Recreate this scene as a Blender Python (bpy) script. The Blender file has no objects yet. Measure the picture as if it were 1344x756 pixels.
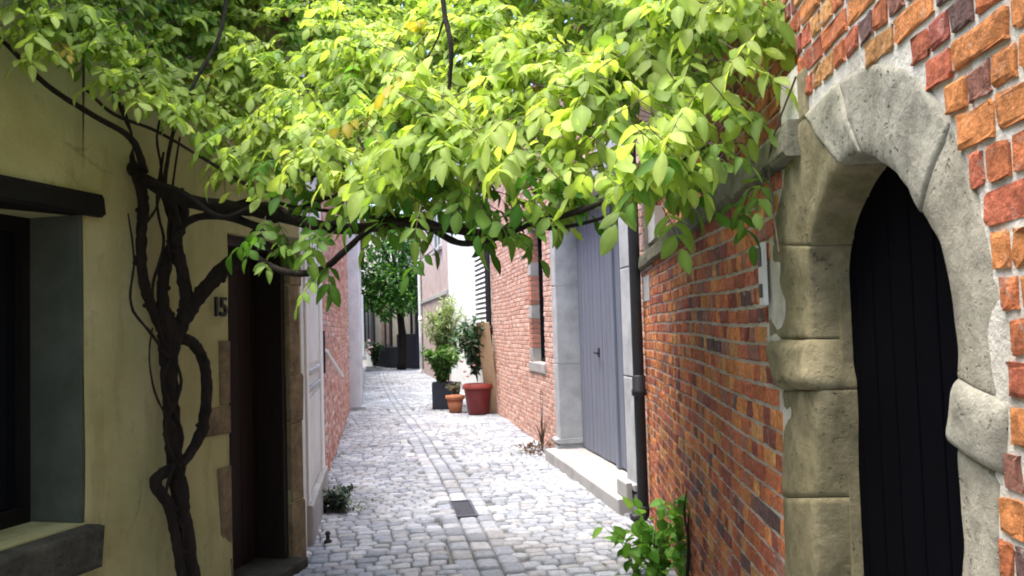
import bpy, bmesh, math, random
import numpy as np
from mathutils import Matrix, Vector

random.seed(7)
rng = np.random.default_rng(7)
scene = bpy.context.scene
COL = scene.collection
R = math.radians

# ------------------------------------------------------------------ camera
F, CX, CY, CAMZ = 1100.0, 672.0, 378.0, 1.6
PITCH, ROLL = R(2.75), R(-1.7)
CAMROT = Matrix.Rotation(R(90) + PITCH, 3, 'X') @ Matrix.Rotation(ROLL, 3, 'Z')
cam_d = bpy.data.cameras.new("camera")
cam_d.sensor_width = 36.0
cam_d.lens = 36.0 * F / 1344.0
cam_d.clip_start = 0.05
cam_d.clip_end = 2000
cam = bpy.data.objects.new("camera", cam_d)
cam.matrix_world = Matrix.Translation((0, 0, CAMZ)) @ CAMROT.to_4x4()
COL.objects.link(cam)
scene.camera = cam


def ray(px, py):
    return CAMROT @ Vector(((px - CX) / F, (CY - py) / F, -1.0))


def at(px, py, Y):
    d = ray(px, py)
    return Vector((0, 0, CAMZ)) + d * (Y / d.y)


def ground(px, py, z=0.0):
    d = ray(px, py)
    return Vector((0, 0, CAMZ)) + d * ((z - CAMZ) / d.z)


# ------------------------------------------------------------------ materials
def nt(name):
    m = bpy.data.materials.new(name)
    m.use_nodes = True
    t = m.node_tree
    t.nodes.clear()
    out = t.nodes.new('ShaderNodeOutputMaterial')
    b = t.nodes.new('ShaderNodeBsdfPrincipled')
    t.links.new(b.outputs[0], out.inputs[0])
    return m, t, b, out


def N(t, typ, **kw):
    n = t.nodes.new(typ)
    for k, v in kw.items():
        if k.startswith('i_'):
            n.inputs[k[2:].replace('_', ' ')].default_value = v
        else:
            setattr(n, k, v)
    return n


def ramp(t, fac, stops):
    r = t.nodes.new('ShaderNodeValToRGB')
    e = r.color_ramp.elements
    while len(e) > 1:
        e.remove(e[-1])
    e[0].position, e[0].color = stops[0][0], (*stops[0][1], 1)
    for p, c in stops[1:]:
        x = e.new(p)
        x.color = (*c, 1)
    t.links.new(fac, r.inputs[0])
    return r.outputs[0]


def g3(v):
    return (v, v, v)


def mixc(t, a, b, fac, mode='MIX'):
    m = t.nodes.new('ShaderNodeMix')
    m.data_type = 'RGBA'
    m.blend_type = mode
    m.clamp_result = False
    for s, v in ((m.inputs[6], a), (m.inputs[7], b), (m.inputs[0], fac)):
        if hasattr(v, 'links') or hasattr(v, 'is_linked'):
            t.links.new(v, s)
        elif isinstance(v, (int, float)):
            s.default_value = v
        else:
            s.default_value = (*v, 1)
    return m.outputs[2]


def noise(t, scale, detail=4, rough=0.55, coord=None, dist=0.0):
    n = t.nodes.new('ShaderNodeTexNoise')
    n.inputs['Scale'].default_value = scale
    n.inputs['Detail'].default_value = detail
    n.inputs['Roughness'].default_value = rough
    n.inputs['Distortion'].default_value = dist
    if coord is not None:
        t.links.new(coord, n.inputs['Vector'])
    return n.outputs[0]


def objco(t, scale=(1, 1, 1)):
    c = t.nodes.new('ShaderNodeTexCoord')
    m = t.nodes.new('ShaderNodeMapping')
    m.inputs['Scale'].default_value = scale
    t.links.new(c.outputs['Object'], m.inputs[0])
    return m.outputs[0]


def bump(t, b, h, strength=0.4, dist=0.01):
    n = t.nodes.new('ShaderNodeBump')
    n.inputs['Strength'].default_value = strength
    n.inputs['Distance'].default_value = dist
    t.links.new(h, n.inputs['Height'])
    t.links.new(n.outputs[0], b.inputs['Normal'])


def rough_mat(name, stops, scale=6, rough=0.9, bscale=60, bstr=0.4, bdist=0.006, spec=0.25, stretch=(1, 1, 1), detail=6):
    """stone / plaster / wood-like surface with mottled colour and a fine bump"""
    m, t, b, o = nt(name)
    co = objco(t, stretch)
    f = noise(t, scale, detail, 0.6, co)
    c = ramp(t, f, stops)
    t.links.new(c, b.inputs['Base Color'])
    b.inputs['Roughness'].default_value = rough
    b.inputs['Specular IOR Level'].default_value = spec
    h = noise(t, bscale, 5, 0.65, co)
    bump(t, b, h, bstr, bdist)
    return m


def attr_mat(name, var=0.35, scale=25, rough=0.9, bscale=90, bstr=0.5, bdist=0.004, spots=None, spec=0.2, dirt=False, soot=False):
    """per-piece colour attribute times mottling; optional spots of another colour"""
    m, t, b, o = nt(name)
    a = N(t, 'ShaderNodeAttribute', attribute_name='tint')
    co = objco(t)
    f = noise(t, scale, 6, 0.65, co)
    k = ramp(t, f, [(0.25, g3(1 - var)), (0.75, g3(1 + var))])
    c = mixc(t, a.outputs['Color'], k, 1.0, 'MULTIPLY')
    if soot:
        c = mixc(t, c, ramp(t, noise(t, 1.7, 7, 0.7, co), [(0.30, g3(0.70)), (0.60, g3(1.15))]), 1.0, 'MULTIPLY')
    if dirt:
        c = mixc(t, c, ramp(t, noise(t, 0.9, 6, 0.65, co), [(0.3, g3(0.9)), (0.62, g3(1.45))]), 1.0, 'MULTIPLY')
        c = mixc(t, c, (0.10, 0.105, 0.07), ramp(t, noise(t, 2.7, 6, 0.7, co), [(0.60, g3(0)), (0.78, g3(0.45))]))
    if spots:
        col, sc, lo, hi = spots
        f2 = noise(t, sc, 6, 0.7, co)
        k2 = ramp(t, f2, [(lo, g3(0)), (hi, g3(1))])
        c = mixc(t, c, col, k2)
    t.links.new(c, b.inputs['Base Color'])
    b.inputs['Roughness'].default_value = rough
    b.inputs['Specular IOR Level'].default_value = spec
    h = noise(t, bscale, 6, 0.7, co)
    bump(t, b, h, bstr, bdist)
    return m


def flat_mat(name, col, rough=0.6, var=0.2, scale=8, spec=0.3, metal=0.0, stretch=(1, 1, 1), bstr=0.15):
    m, t, b, o = nt(name)
    co = objco(t, stretch)
    f = noise(t, scale, 5, 0.6, co)
    c = ramp(t, f, [(0.25, tuple(x * (1 - var) for x in col)), (0.75, tuple(x * (1 + var) for x in col))])
    t.links.new(c, b.inputs['Base Color'])
    b.inputs['Roughness'].default_value = rough
    b.inputs['Metallic'].default_value = metal
    b.inputs['Specular IOR Level'].default_value = spec
    bump(t, b, noise(t, scale * 8, 4, 0.6, co), bstr, 0.004)
    return m


def leaf_mat(name, trans=0.5, gloss=0.1):
    m, t, b, o = nt(name)
    a = N(t, 'ShaderNodeAttribute', attribute_name='tint')
    co = objco(t)
    k = ramp(t, noise(t, 14, 3, 0.5, co), [(0.3, g3(0.85)), (0.7, g3(1.15))])
    c = mixc(t, a.outputs['Color'], k, 1.0, 'MULTIPLY')
    t.links.new(c, b.inputs['Base Color'])
    b.inputs['Roughness'].default_value = 0.5
    b.inputs['Specular IOR Level'].default_value = gloss
    tr = t.nodes.new('ShaderNodeBsdfTranslucent')
    c2 = mixc(t, c, (1.2, 1.2, 0.55), 1.0, 'MULTIPLY')
    t.links.new(c2, tr.inputs[0])
    mx = t.nodes.new('ShaderNodeMixShader')
    mx.inputs[0].default_value = trans
    t.links.new(b.outputs[0], mx.inputs[1])
    t.links.new(tr.outputs[0], mx.inputs[2])
    t.links.new(mx.outputs[0], o.inputs[0])
    return m


M = {}
M['brick_near'] = attr_mat('brick_near', 0.6, 45, 0.92, 55, 1.0, 0.012, spots=((0.46, 0.41, 0.34), 22, 0.56, 0.80), soot=True)
M['brick_far'] = attr_mat('brick_far', 0.25, 30, 0.9, 80, 0.5, 0.004, spots=((0.55, 0.47, 0.42), 14, 0.6, 0.85))
M['mortar'] = rough_mat('mortar', [(0.25, (0.36, 0.33, 0.27)), (0.5, (0.56, 0.525, 0.45)), (0.75, (0.68, 0.645, 0.57))], 9, 0.95, 70, 0.8, 0.008)
M['mortar_pale'] = rough_mat('mortar_pale', [(0.3, (0.40, 0.35, 0.31)), (0.7, (0.56, 0.50, 0.46))], 9, 0.95, 70, 0.6, 0.006)  # paler than the near mortar, with lane glare put into its colour


def stone_mat(name, lo, hi, pit=0.5, moss=None):
    m, t, b, o = nt(name)
    co = objco(t)
    f = noise(t, 5, 7, 0.62, co)
    c = ramp(t, f, [(0.3, lo), (0.7, hi)])
    # small weathered pits, dark in colour and sunk in relief
    v = t.nodes.new('ShaderNodeTexNoise')
    v.inputs['Scale'].default_value = 42
    v.inputs['Detail'].default_value = 3
    v.inputs['Roughness'].default_value = 0.55
    t.links.new(co, v.inputs['Vector'])
    p1 = ramp(t, v.outputs[0], [(0.31, g3(0.0)), (0.38, g3(1.0))])
    p2 = ramp(t, noise(t, 95, 2, 0.5, co), [(0.24, g3(0.0)), (0.33, g3(1.0))])
    p = mixc(t, p1, p2, 1.0, 'MULTIPLY')
    p = mixc(t, (1, 1, 1), p, ramp(t, noise(t, 4.3, 4, 0.6, co), [(0.42, g3(0.0)), (0.58, g3(1.0))]))
    dk = mixc(t, c, tuple(x * 0.45 for x in lo), pit)
    c = mixc(t, dk, c, p)
    if moss:
        k = ramp(t, noise(t, 3.1, 6, 0.65, co), [(0.52, g3(0)), (0.72, g3(0.8))])
        c = mixc(t, c, moss, k)
    c = mixc(t, c, ramp(t, noise(t, 16, 5, 0.7, co), [(0.35, g3(0.72)), (0.6, g3(1.12))]), 1.0, 'MULTIPLY')
    t.links.new(c, b.inputs['Base Color'])
    b.inputs['Roughness'].default_value = 0.93
    b.inputs['Specular IOR Level'].default_value = 0.15
    h = t.nodes.new('ShaderNodeMath')
    h.operation = 'ADD'
    h2 = noise(t, 28, 7, 0.7, co)
    t.links.new(p, h.inputs[0])
    t.links.new(h2, h.inputs[1])
    bump(t, b, h.outputs[0], 0.9, 0.010)
    return m


M['arch_stone'] = stone_mat('arch_stone', (0.24, 0.22, 0.165), (0.40, 0.37, 0.29), 0.65, moss=(0.17, 0.155, 0.105))
M['arch_keystone'] = stone_mat('arch_keystone', (0.25, 0.235, 0.18), (0.385, 0.365, 0.295), 0.5, moss=(0.16, 0.155, 0.12))
M['arch_jamb'] = stone_mat('arch_jamb', (0.15, 0.13, 0.07), (0.28, 0.24, 0.14), 0.5, moss=(0.13, 0.13, 0.05))
M['arch_mid'] = stone_mat('arch_mid', (0.22, 0.21, 0.15), (0.36, 0.345, 0.27), 0.5, moss=(0.10, 0.11, 0.045))
M['coping'] = stone_mat('coping', (0.09, 0.09, 0.06), (0.20, 0.19, 0.13), 0.4, moss=(0.06, 0.08, 0.03))
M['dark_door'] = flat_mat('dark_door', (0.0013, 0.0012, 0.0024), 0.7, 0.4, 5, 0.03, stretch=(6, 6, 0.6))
def plaster_mat(name):
    m, t, b, o = nt(name)
    co = objco(t)
    c = ramp(t, noise(t, 2.2, 7, 0.62, co), [(0.25, (0.325, 0.32, 0.135)), (0.5, (0.43, 0.42, 0.20)), (0.78, (0.52, 0.505, 0.27))])
    st = objco(t, (2.2, 2.2, 0.35))
    k = ramp(t, noise(t, 2.0, 6, 0.65, st), [(0.50, g3(0)), (0.72, g3(0.65))])
    c = mixc(t, c, (0.20, 0.19, 0.085), k)
    k2 = ramp(t, noise(t, 9, 5, 0.6, co), [(0.60, g3(0)), (0.74, g3(0.45))])
    c = mixc(t, c, (0.26, 0.225, 0.125), k2)
    nz_ = t.nodes.new('ShaderNodeTexNoise'); nz_.inputs['Scale'].default_value = 2.4; nz_.inputs['Detail'].default_value = 6
    t.links.new(co, nz_.inputs['Vector'])
    vo = t.nodes.new('ShaderNodeTexVoronoi'); vo.feature = 'DISTANCE_TO_EDGE'; vo.inputs['Scale'].default_value = 1.1
    t.links.new(mixc(t, co, nz_.outputs['Color'], 0.35), vo.inputs['Vector'])
    cr = ramp(t, vo.outputs['Distance'], [(0.002, g3(1)), (0.006, g3(0))])
    cm_ = ramp(t, noise(t, 1.4, 3, 0.5, co), [(0.57, g3(0)), (0.66, g3(0.45))])
    c = mixc(t, c, (0.09, 0.08, 0.05), mixc(t, cr, cm_, 1.0, 'MULTIPLY'))
    t.links.new(c, b.inputs['Base Color'])
    b.inputs['Roughness'].default_value = 0.93
    b.inputs['Specular IOR Level'].default_value = 0.15
    h = t.nodes.new('ShaderNodeMath'); h.operation = 'ADD'
    t.links.new(noise(t, 16, 5, 0.6, co, 1.2), h.inputs[0]); t.links.new(noise(t, 70, 4, 0.6, co), h.inputs[1])
    bump(t, b, h.outputs[0], 0.55, 0.009)
    return m


M['plaster'] = plaster_mat('plaster')
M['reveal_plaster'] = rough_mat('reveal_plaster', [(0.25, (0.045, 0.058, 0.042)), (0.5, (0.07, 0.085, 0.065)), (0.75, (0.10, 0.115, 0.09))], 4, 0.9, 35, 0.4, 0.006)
M['dark_wood'] = flat_mat('dark_wood', (0.008, 0.007, 0.006), 0.75, 0.4, 7, 0.2, stretch=(5, 5, 0.7))
M['brown_door'] = flat_mat('brown_door', (0.016, 0.009, 0.007), 0.55, 0.4, 6, 0.3, stretch=(6, 6, 0.5))
M['sill_stone'] = stone_mat('sill_stone', (0.04, 0.04, 0.03), (0.085, 0.085, 0.065), 0.4)
M['jamb_stone'] = stone_mat('jamb_stone', (0.15, 0.115, 0.065), (0.28, 0.22, 0.13), 0.5)
M['black'] = flat_mat('black', (0.006, 0.006, 0.008), 0.7, 0.2, 5, 0.15)
M['glass_dark'] = flat_mat('glass_dark', (0.006, 0.007, 0.009), 0.12, 0.1, 3, 0.4, bstr=0.0)
M['iron'] = flat_mat('iron', (0.018, 0.019, 0.024), 0.5, 0.3, 15, 0.35)
M['worn_iron'] = flat_mat('worn_iron', (0.10, 0.10, 0.115), 0.55, 0.3, 20, 0.4)
M['white_paint'] = flat_mat('white_paint', (0.74, 0.74, 0.72), 0.55, 0.06, 5)
M['offwhite'] = rough_mat('offwhite', [(0.3, (0.60, 0.60, 0.56)), (0.7, (0.74, 0.74, 0.70))], 4, 0.8, 40, 0.3, 0.004)
M['grey_plaster'] = rough_mat('grey_plaster', [(0.3, (0.55, 0.56, 0.57)), (0.7, (0.72, 0.73, 0.74))], 4, 0.85, 40, 0.3, 0.004)
M['cream'] = rough_mat('cream', [(0.3, (0.52, 0.50, 0.42)), (0.7, (0.66, 0.63, 0.54))], 2, 0.85, 30, 0.3, 0.004)
M['pink_plaster'] = rough_mat('pink_plaster', [(0.3, (0.36, 0.27, 0.24)), (0.7, (0.50, 0.40, 0.36))], 3, 0.9, 30, 0.3, 0.004)
M['slate_paint'] = flat_mat('slate_paint', (0.040, 0.045, 0.060), 0.7, 0.25, 6)
M['grey_door'] = flat_mat('grey_door', (0.155, 0.17, 0.215), 0.6, 0.2, 3.0, 0.3, stretch=(10, 10, 0.5))
M['blue_stone'] = rough_mat('blue_stone', [(0.3, (0.30, 0.31, 0.32)), (0.7, (0.46, 0.47, 0.48))], 5, 0.85, 50, 0.4, 0.005)
M['pale_stone'] = rough_mat('pale_stone', [(0.3, (0.28, 0.275, 0.26)), (0.7, (0.42, 0.41, 0.395))], 5, 0.85, 50, 0.4, 0.005)
M['roof_tile'] = rough_mat('roof_tile', [(0.3, (0.10, 0.045, 0.03)), (0.7, (0.20, 0.09, 0.06))], 10, 0.85, 20, 0.5, 0.02)
M['soil'] = rough_mat('soil', [(0.3, (0.03, 0.022, 0.015)), (0.7, (0.07, 0.05, 0.035))], 20, 0.95, 60, 0.8, 0.01)
M['joint_sand'] = rough_mat('joint_sand', [(0.3, (0.10, 0.10, 0.095)), (0.55, (0.165, 0.165, 0.155)), (0.75, (0.12, 0.13, 0.085))], 5, 0.95, 60, 0.7, 0.006)
M['cobble'] = attr_mat('cobble', 0.30, 30, 0.78, 60, 0.7, 0.005, spec=0.3, dirt=True)
M['bark'] = rough_mat('bark', [(0.3, (0.010, 0.008, 0.006)), (0.7, (0.032, 0.024, 0.018))], 18, 0.95, 40, 1.0, 0.02, stretch=(3, 3, 0.5))
M['twig'] = rough_mat('twig', [(0.3, (0.06, 0.045, 0.03)), (0.7, (0.12, 0.09, 0.06))], 14, 0.9, 45, 0.6, 0.004)
M['leaf'] = leaf_mat('leaf', 0.58, 0.15)
M['plant_leaf'] = leaf_mat('plant_leaf', 0.35, 0.2)
M['terracotta'] = flat_mat('terracotta', (0.46, 0.18, 0.09), 0.8, 0.2, 8)
M['red_glaze'] = flat_mat('red_glaze', (0.17, 0.022, 0.022), 0.4, 0.2, 6, 0.4)
M['pale_wood'] = flat_mat('pale_wood', (0.52, 0.38, 0.22), 0.75, 0.15, 5, stretch=(8, 8, 0.6))
M['petal'] = flat_mat('petal', (0.62, 0.24, 0.26), 0.6, 0.3, 30)
M['enamel'] = flat_mat('enamel', (0.62, 0.62, 0.60), 0.35, 0.08, 10)
M['digit'] = flat_mat('digit', (0.010, 0.010, 0.012), 0.45, 0.2, 10)


# ------------------------------------------------------------------ mesh helpers
class MB:
    def __init__(self):
        self.v, self.f, self.mi, self.tint, self.n = [], [], [], [], 0

    def add(self, verts, faces, mi=0, tint=None):
        verts = np.asarray(verts, float).reshape(-1, 3)
        self.v.append(verts)
        for f in faces:
            self.f.append([i + self.n for i in f])
            self.mi.append(mi)
        t = np.ones((len(verts), 3)) if tint is None else np.broadcast_to(np.asarray(tint, float), (len(verts), 3))
        self.tint.append(t)
        self.n += len(verts)
        return self

    def build(self, name, mats, parent=None, smooth=False, label=None, origin=None):
        if not isinstance(mats, (list, tuple)):
            mats = [mats]
        me = bpy.data.meshes.new(name)
        V = np.concatenate(self.v)
        off = np.array(parent.matrix_world.translation if False else WORLD.get(parent.name, (0, 0, 0))) if parent else np.zeros(3)
        if origin is not None:
            base = np.array(origin, float)
        elif parent:
            base = off
        else:
            base = np.array([V[:, 0].mean(), V[:, 1].mean(), V[:, 2].min()])
        me.from_pydata((V - base).tolist(), [], self.f)
        for m in mats:
            me.materials.append(m)
        if any(self.mi):
            me.polygons.foreach_set('material_index', self.mi)
        a = me.color_attributes.new('tint', 'FLOAT_COLOR', 'POINT')
        T = np.concatenate([np.concatenate(self.tint), np.ones((len(V), 1))], axis=1)
        a.data.foreach_set('color', T.astype(np.float32).ravel())
        if smooth:
            me.polygons.foreach_set('use_smooth', [True] * len(me.polygons))
        me.update()
        o = bpy.data.objects.new(name, me)
        COL.objects.link(o)
        if parent:
            o.parent = parent
            o.location = base - off
        else:
            o.location = base
        WORLD[o.name] = tuple(base)
        if label:
            o['label'] = label
        return o


WORLD = {}


def tag(o, label=None, cat=None, group=None, kind=None):
    if label: o['label'] = label
    if cat: o['category'] = cat
    if group: o['group'] = group
    if kind: o['kind'] = kind
    return o


def thing(name, loc, label, cat, group=None):
    o = bpy.data.objects.new(name, None)
    o.empty_display_size = 0.2
    COL.objects.link(o)
    o.location = loc
    WORLD[o.name] = tuple(loc)
    return tag(o, label, cat, group)


BOXF = [(0, 3, 2, 1), (4, 5, 6, 7), (0, 1, 5, 4), (1, 2, 6, 5), (2, 3, 7, 6), (3, 0, 4, 7)]


class Wall:
    """local frame of a wall: s along it away from the camera, z up, o out towards the lane"""

    def __init__(self, p, q, side):
        self.p = np.array(p, float)
        self.q = np.array(q, float)
        d = self.q - self.p
        self.L = np.linalg.norm(d)
        self.t = d / self.L
        n = np.array([-self.t[1], self.t[0]])       # left of t
        self.nrm = n if side == 'left' else -n       # lane lies on that side
        self.flip = side == 'left'

    def W(self, s, z, o):
        s, z, o = np.broadcast_arrays(np.asarray(s, float), np.asarray(z, float), np.asarray(o, float))
        x = self.p[0] + self.t[0] * s + self.nrm[0] * o
        y = self.p[1] + self.t[1] * s + self.nrm[1] * o
        return np.stack([x, y, z], -1)

    def sz(self, px, py, o=0.0):
        d = np.array(ray(px, py))
        p0 = self.p + self.nrm * o
        k = np.dot(p0, self.nrm) / np.dot(d[:2], self.nrm)
        h = d[:2] * k - p0
        return float(np.dot(h, self.t)), CAMZ + d[2] * k

    def sY(self, Y):
        return (Y - self.p[1]) / self.t[1]

    def box(self, mb, s0, s1, z0, z1, o0, o1, mi=0, tint=None, bev=0.0, jit=0.0):
        s0, s1 = min(s0, s1), max(s0, s1)
        if bev > 0:
            prism(self, mb, [(s0, z0), (s1, z0), (s1, z1), (s0, z1)], o0, o1, bev, mi, tint, jit)
            return
        P = [(s0, z0, o0), (s1, z0, o0), (s1, z1, o0), (s0, z1, o0), (s0, z0, o1), (s1, z0, o1), (s1, z1, o1), (s0, z1, o1)]
        V = np.array([self.W(*p) for p in P])
        F_ = BOXF if not self.flip else [f[::-1] for f in BOXF]
        mb.add(V, F_, mi, tint)


def prism(wl, mb, poly, o0, o1, bev=0.01, mi=0, tint=None, jit=0.0, rings=2):
    """polygon in (s, z) extruded from o0 (in the wall) to o1 (out), with a rounded front edge"""
    P = np.array(poly, float)
    n = len(P)
    prv, nxt = np.roll(P, 1, 0), np.roll(P, -1, 0)
    area = 0.5 * np.sum(P[:, 0] * nxt[:, 1] - nxt[:, 0] * P[:, 1])
    if area < 0:
        P = P[::-1]
        prv, nxt = np.roll(P, 1, 0), np.roll(P, -1, 0)
    e1 = P - prv
    e2 = nxt - P
    e1 /= np.linalg.norm(e1, axis=1)[:, None] + 1e-9
    e2 /= np.linalg.norm(e2, axis=1)[:, None] + 1e-9
    n1 = np.stack([-e1[:, 1], e1[:, 0]], 1)
    n2 = np.stack([-e2[:, 1], e2[:, 0]], 1)
    nn = n1 + n2
    den = np.maximum(1 + np.sum(n1 * n2, 1), 0.35)
    inn = nn / den[:, None]
    prof = [(0, o0)]
    if bev > 0:
        for k in range(rings + 1):
            a = (math.pi / 2) * k / rings
            prof.append((bev * (1 - math.cos(a)), o1 - bev * (1 - math.sin(a))))
    else:
        prof.append((0, o1))
    V = []
    for ins, o in prof:
        Q = P + inn * ins
        J = rng.normal(0, jit, (n, 3)) if jit else np.zeros((n, 3))
        V.append(wl.W(Q[:, 0] + J[:, 0], Q[:, 1] + J[:, 1], o + J[:, 2]))
    V = np.concatenate(V)
    Fs = []
    for r in range(len(prof) - 1):
        for i in range(n):
            j = (i + 1) % n
            Fs.append((r * n + i, r * n + j, (r + 1) * n + j, (r + 1) * n + i))
    Fs.append(tuple((len(prof) - 1) * n + i for i in range(n)))
    Fs.append(tuple(range(n))[::-1])
    if wl.flip:
        Fs = [f[::-1] for f in Fs]
    mb.add(V, Fs, mi, tint)


def smooth_path(P, k=6):
    P = np.array(P, float)
    Q = np.vstack([2 * P[0] - P[1], P, 2 * P[-1] - P[-2]])
    out = []
    for i in range(1, len(Q) - 2):
        for j in range(k):
            u = j / k
            a, b, c, d = Q[i - 1], Q[i], Q[i + 1], Q[i + 2]
            out.append(0.5 * (2 * b + (c - a) * u + (2 * a - 5 * b + 4 * c - d) * u * u + (3 * b - 3 * c + d - a) * u ** 3))
    out.append(P[-1])
    return np.array(out)


def tube(mb, P, r, seg=8, k=6, knob=0.0, mi=0, tint=None):
    """P: list of (x,y,z); r: radius or list"""
    P = np.array([tuple(p) for p in P], float)
    rr = np.full(len(P), r) if np.isscalar(r) else np.array(r, float)
    A = smooth_path(np.hstack([P, rr[:, None]]), k) if k > 1 and len(P) > 2 else np.hstack([P, rr[:, None]])
    C, rad = A[:, :3], np.maximum(A[:, 3], 0.0008)
    T = np.gradient(C, axis=0)
    T /= np.linalg.norm(T, axis=1)[:, None] + 1e-9
    up = np.array([0.13, 0.29, 0.95])
    V = []
    for i in range(len(C)):
        a = np.cross(T[i], up)
        if np.linalg.norm(a) < 0.2:
            a = np.cross(T[i], [1, 0.1, 0])
        a /= np.linalg.norm(a)
        b = np.cross(a, T[i])
        up = b if abs(np.dot(b, T[i])) < 0.5 else up
        ang = np.linspace(0, 2 * math.pi, seg, endpoint=False)
        rj = rad[i] * (1 + rng.normal(0, knob, seg)) if knob else np.full(seg, rad[i])
        V.append(C[i] + np.outer(np.cos(ang) * rj, a) + np.outer(np.sin(ang) * rj, b))
    V = np.concatenate(V)
    Fs = []
    for i in range(len(C) - 1):
        for j in range(seg):
            q = (j + 1) % seg
            Fs.append((i * seg + j, i * seg + q, (i + 1) * seg + q, (i + 1) * seg + j))
    Fs.append(tuple(range(seg))[::-1])
    Fs.append(tuple((len(C) - 1) * seg + i for i in range(seg)))
    mb.add(V, Fs, mi, tint)


def lathe(mb, c, prof, seg=28, mi=0, tint=None):
    ang = np.linspace(0, 2 * math.pi, seg, endpoint=False)
    V = [np.stack([c[0] + r * np.cos(ang), c[1] + r * np.sin(ang), np.full(seg, c[2] + z)], 1) for r, z in prof]
    Fs = []
    for i in range(len(prof) - 1):
        for j in range(seg):
            q = (j + 1) % seg
            Fs.append((i * seg + j, i * seg + q, (i + 1) * seg + q, (i + 1) * seg + j))
    Fs.append(tuple(range(seg))[::-1])
    Fs.append(tuple((len(prof) - 1) * seg + i for i in range(seg)))
    mb.add(np.concatenate(V), Fs, mi, tint)


# ------------------------------------------------------------------ bricks
def brick_pattern(s0, s1, z0, z1, L, H, joint, head_every=2):
    out = []
    row = 0
    z = z0
    while z < z1 - 0.4 * H:
        h = H * random.uniform(0.93, 1.06)
        header_row = row % head_every == 1
        s = s0 - random.uniform(0, 0.5) * L - (0.25 * L if header_row else 0)
        while s < s1:
            l = L * random.uniform(0.92, 1.05)
            if header_row:
                l = L * 0.47 * random.uniform(0.92, 1.1)
            elif random.random() < 0.2:
                l = L * 0.47
            a, b = max(s + joint / 2, s0), min(s + l - joint / 2, s1)
            if b - a > 0.025:
                out.append((a, b, z + joint / 2, min(z + h - joint / 2, z1)))
            s += l
        z += h
        row += 1
    return out


def lay_bricks(mb, wl, bricks, palette, weights, skip=None, proud=(0.004, 0.012), fine=True, o_base=0.0, mi=1, jit=0.0022, wob=0.0):
    nu, nv = (5, 4) if fine else (3, 3)
    us = np.array([-1, -0.86, 0, 0.86, 1]) if fine else np.array([-1, 0, 1])
    vs = np.array([-1, -0.72, 0.72, 1]) if fine else np.array([-1, 0, 1])
    if not fine:
        us, vs = np.array([-1, -.9, .9, 1.]), np.array([-1, -.75, .75, 1.])
        nu, nv = 4, 4
    U, Vv = np.meshgrid(us, vs)
    U, Vv = U.ravel(), Vv.ravel()
    edge = ((np.abs(U) > 0.99) | (np.abs(Vv) > 0.99))
    corner = ((np.abs(U) > 0.99) & (np.abs(Vv) > 0.99))
    ring = []
    for j in range(nu): ring.append(j)
    for i in range(1, nv): ring.append(i * nu + nu - 1)
    for j in range(nu - 2, -1, -1): ring.append((nv - 1) * nu + j)
    for i in range(nv - 2, 0, -1): ring.append(i * nu)
    nr = len(ring)
    ng = nu * nv
    Fs = []
    for i in range(nv - 1):
        for j in range(nu - 1):
            Fs.append((i * nu + j, i * nu + j + 1, (i + 1) * nu + j + 1, (i + 1) * nu + j))
    for k in range(nr):
        k2 = (k + 1) % nr
        Fs.append((ng + k, ng + k2, ring[k2], ring[k]))
    if wl.flip:
        Fs = [f[::-1] for f in Fs]
    Fs = np.array(Fs)
    VV, FF, TT = [], [], []
    base = 0
    pal = np.array(palette)
    wts = np.array(weights, float)
    wts /= wts.sum()
    for (a, b, c, d) in bricks:
        cs, cz = (a + b) / 2, (c + d) / 2
        if skip and skip(cs, cz, a, b, c, d):
            continue
        pr = random.uniform(*proud)
        hs, hz = (b - a) / 2, (d - c) / 2
        rot = random.gauss(0, 0.012)
        s = cs + U * hs - Vv * hz * rot
        z = cz + Vv * hz + U * hs * rot
        o = np.where(edge, pr * 0.45, pr) - np.where(corner, pr * 0.25, 0)
        if fine and random.random() < 0.22:
            ci = random.choice([0, nu - 1, ng - nu, ng - 1])
            o[ci] -= 0.010
            s[ci] += (cs - s[ci]) * random.uniform(0.05, 0.3)
            z[ci] += (cz - z[ci]) * random.uniform(0.1, 0.5)
        s = s + rng.normal(0, jit, ng)
        z = z + rng.normal(0, jit * 0.8, ng)
        o = o + rng.normal(0, jit * 0.7, ng)
        w = wob * math.sin(cs * 1.3 + 0.7) + wob * 0.5 * math.sin(cs * 3.1)
        z = z + w
        P = wl.W(s, z, o + o_base)
        Q = wl.W(s[ring], z[ring], o_base - 0.012)
        VV.append(P); VV.append(Q)
        FF.append(Fs + base)
        base += ng + nr
        col = pal[rng.choice(len(pal), p=wts)] * random.uniform(0.8, 1.2)
        TT.append(np.broadcast_to(col, (ng + nr, 3)))
    if VV:
        mb.add(np.concatenate(VV), np.concatenate(FF).tolist(), mi, np.concatenate(TT))


# ------------------------------------------------------------------ leaves
def leaflet_template(width=0.42, fold=0.18, droop=0.25, nl=5):
    """unit-length leaflet along +x, normal +z"""
    xs = np.linspace(0, 1, nl + 1)
    prof = np.sin(np.pi * np.clip(xs, 0, 1) ** 0.8) ** 0.85 * 0.5 * width
    prof[-1] = 0
    prof[0] = 0.0
    V, Fs = [], []
    for i, x in enumerate(xs):
        zc = -droop * x * x
        V += [(x, -prof[i], zc + fold * prof[i]), (x, 0, zc), (x, prof[i], zc + fold * prof[i])]
    for i in range(nl):
        a = i * 3
        Fs += [(a, a + 3, a + 4, a + 1), (a + 1, a + 4, a + 5, a + 2)]
    return np.array(V), np.array(Fs)


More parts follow.
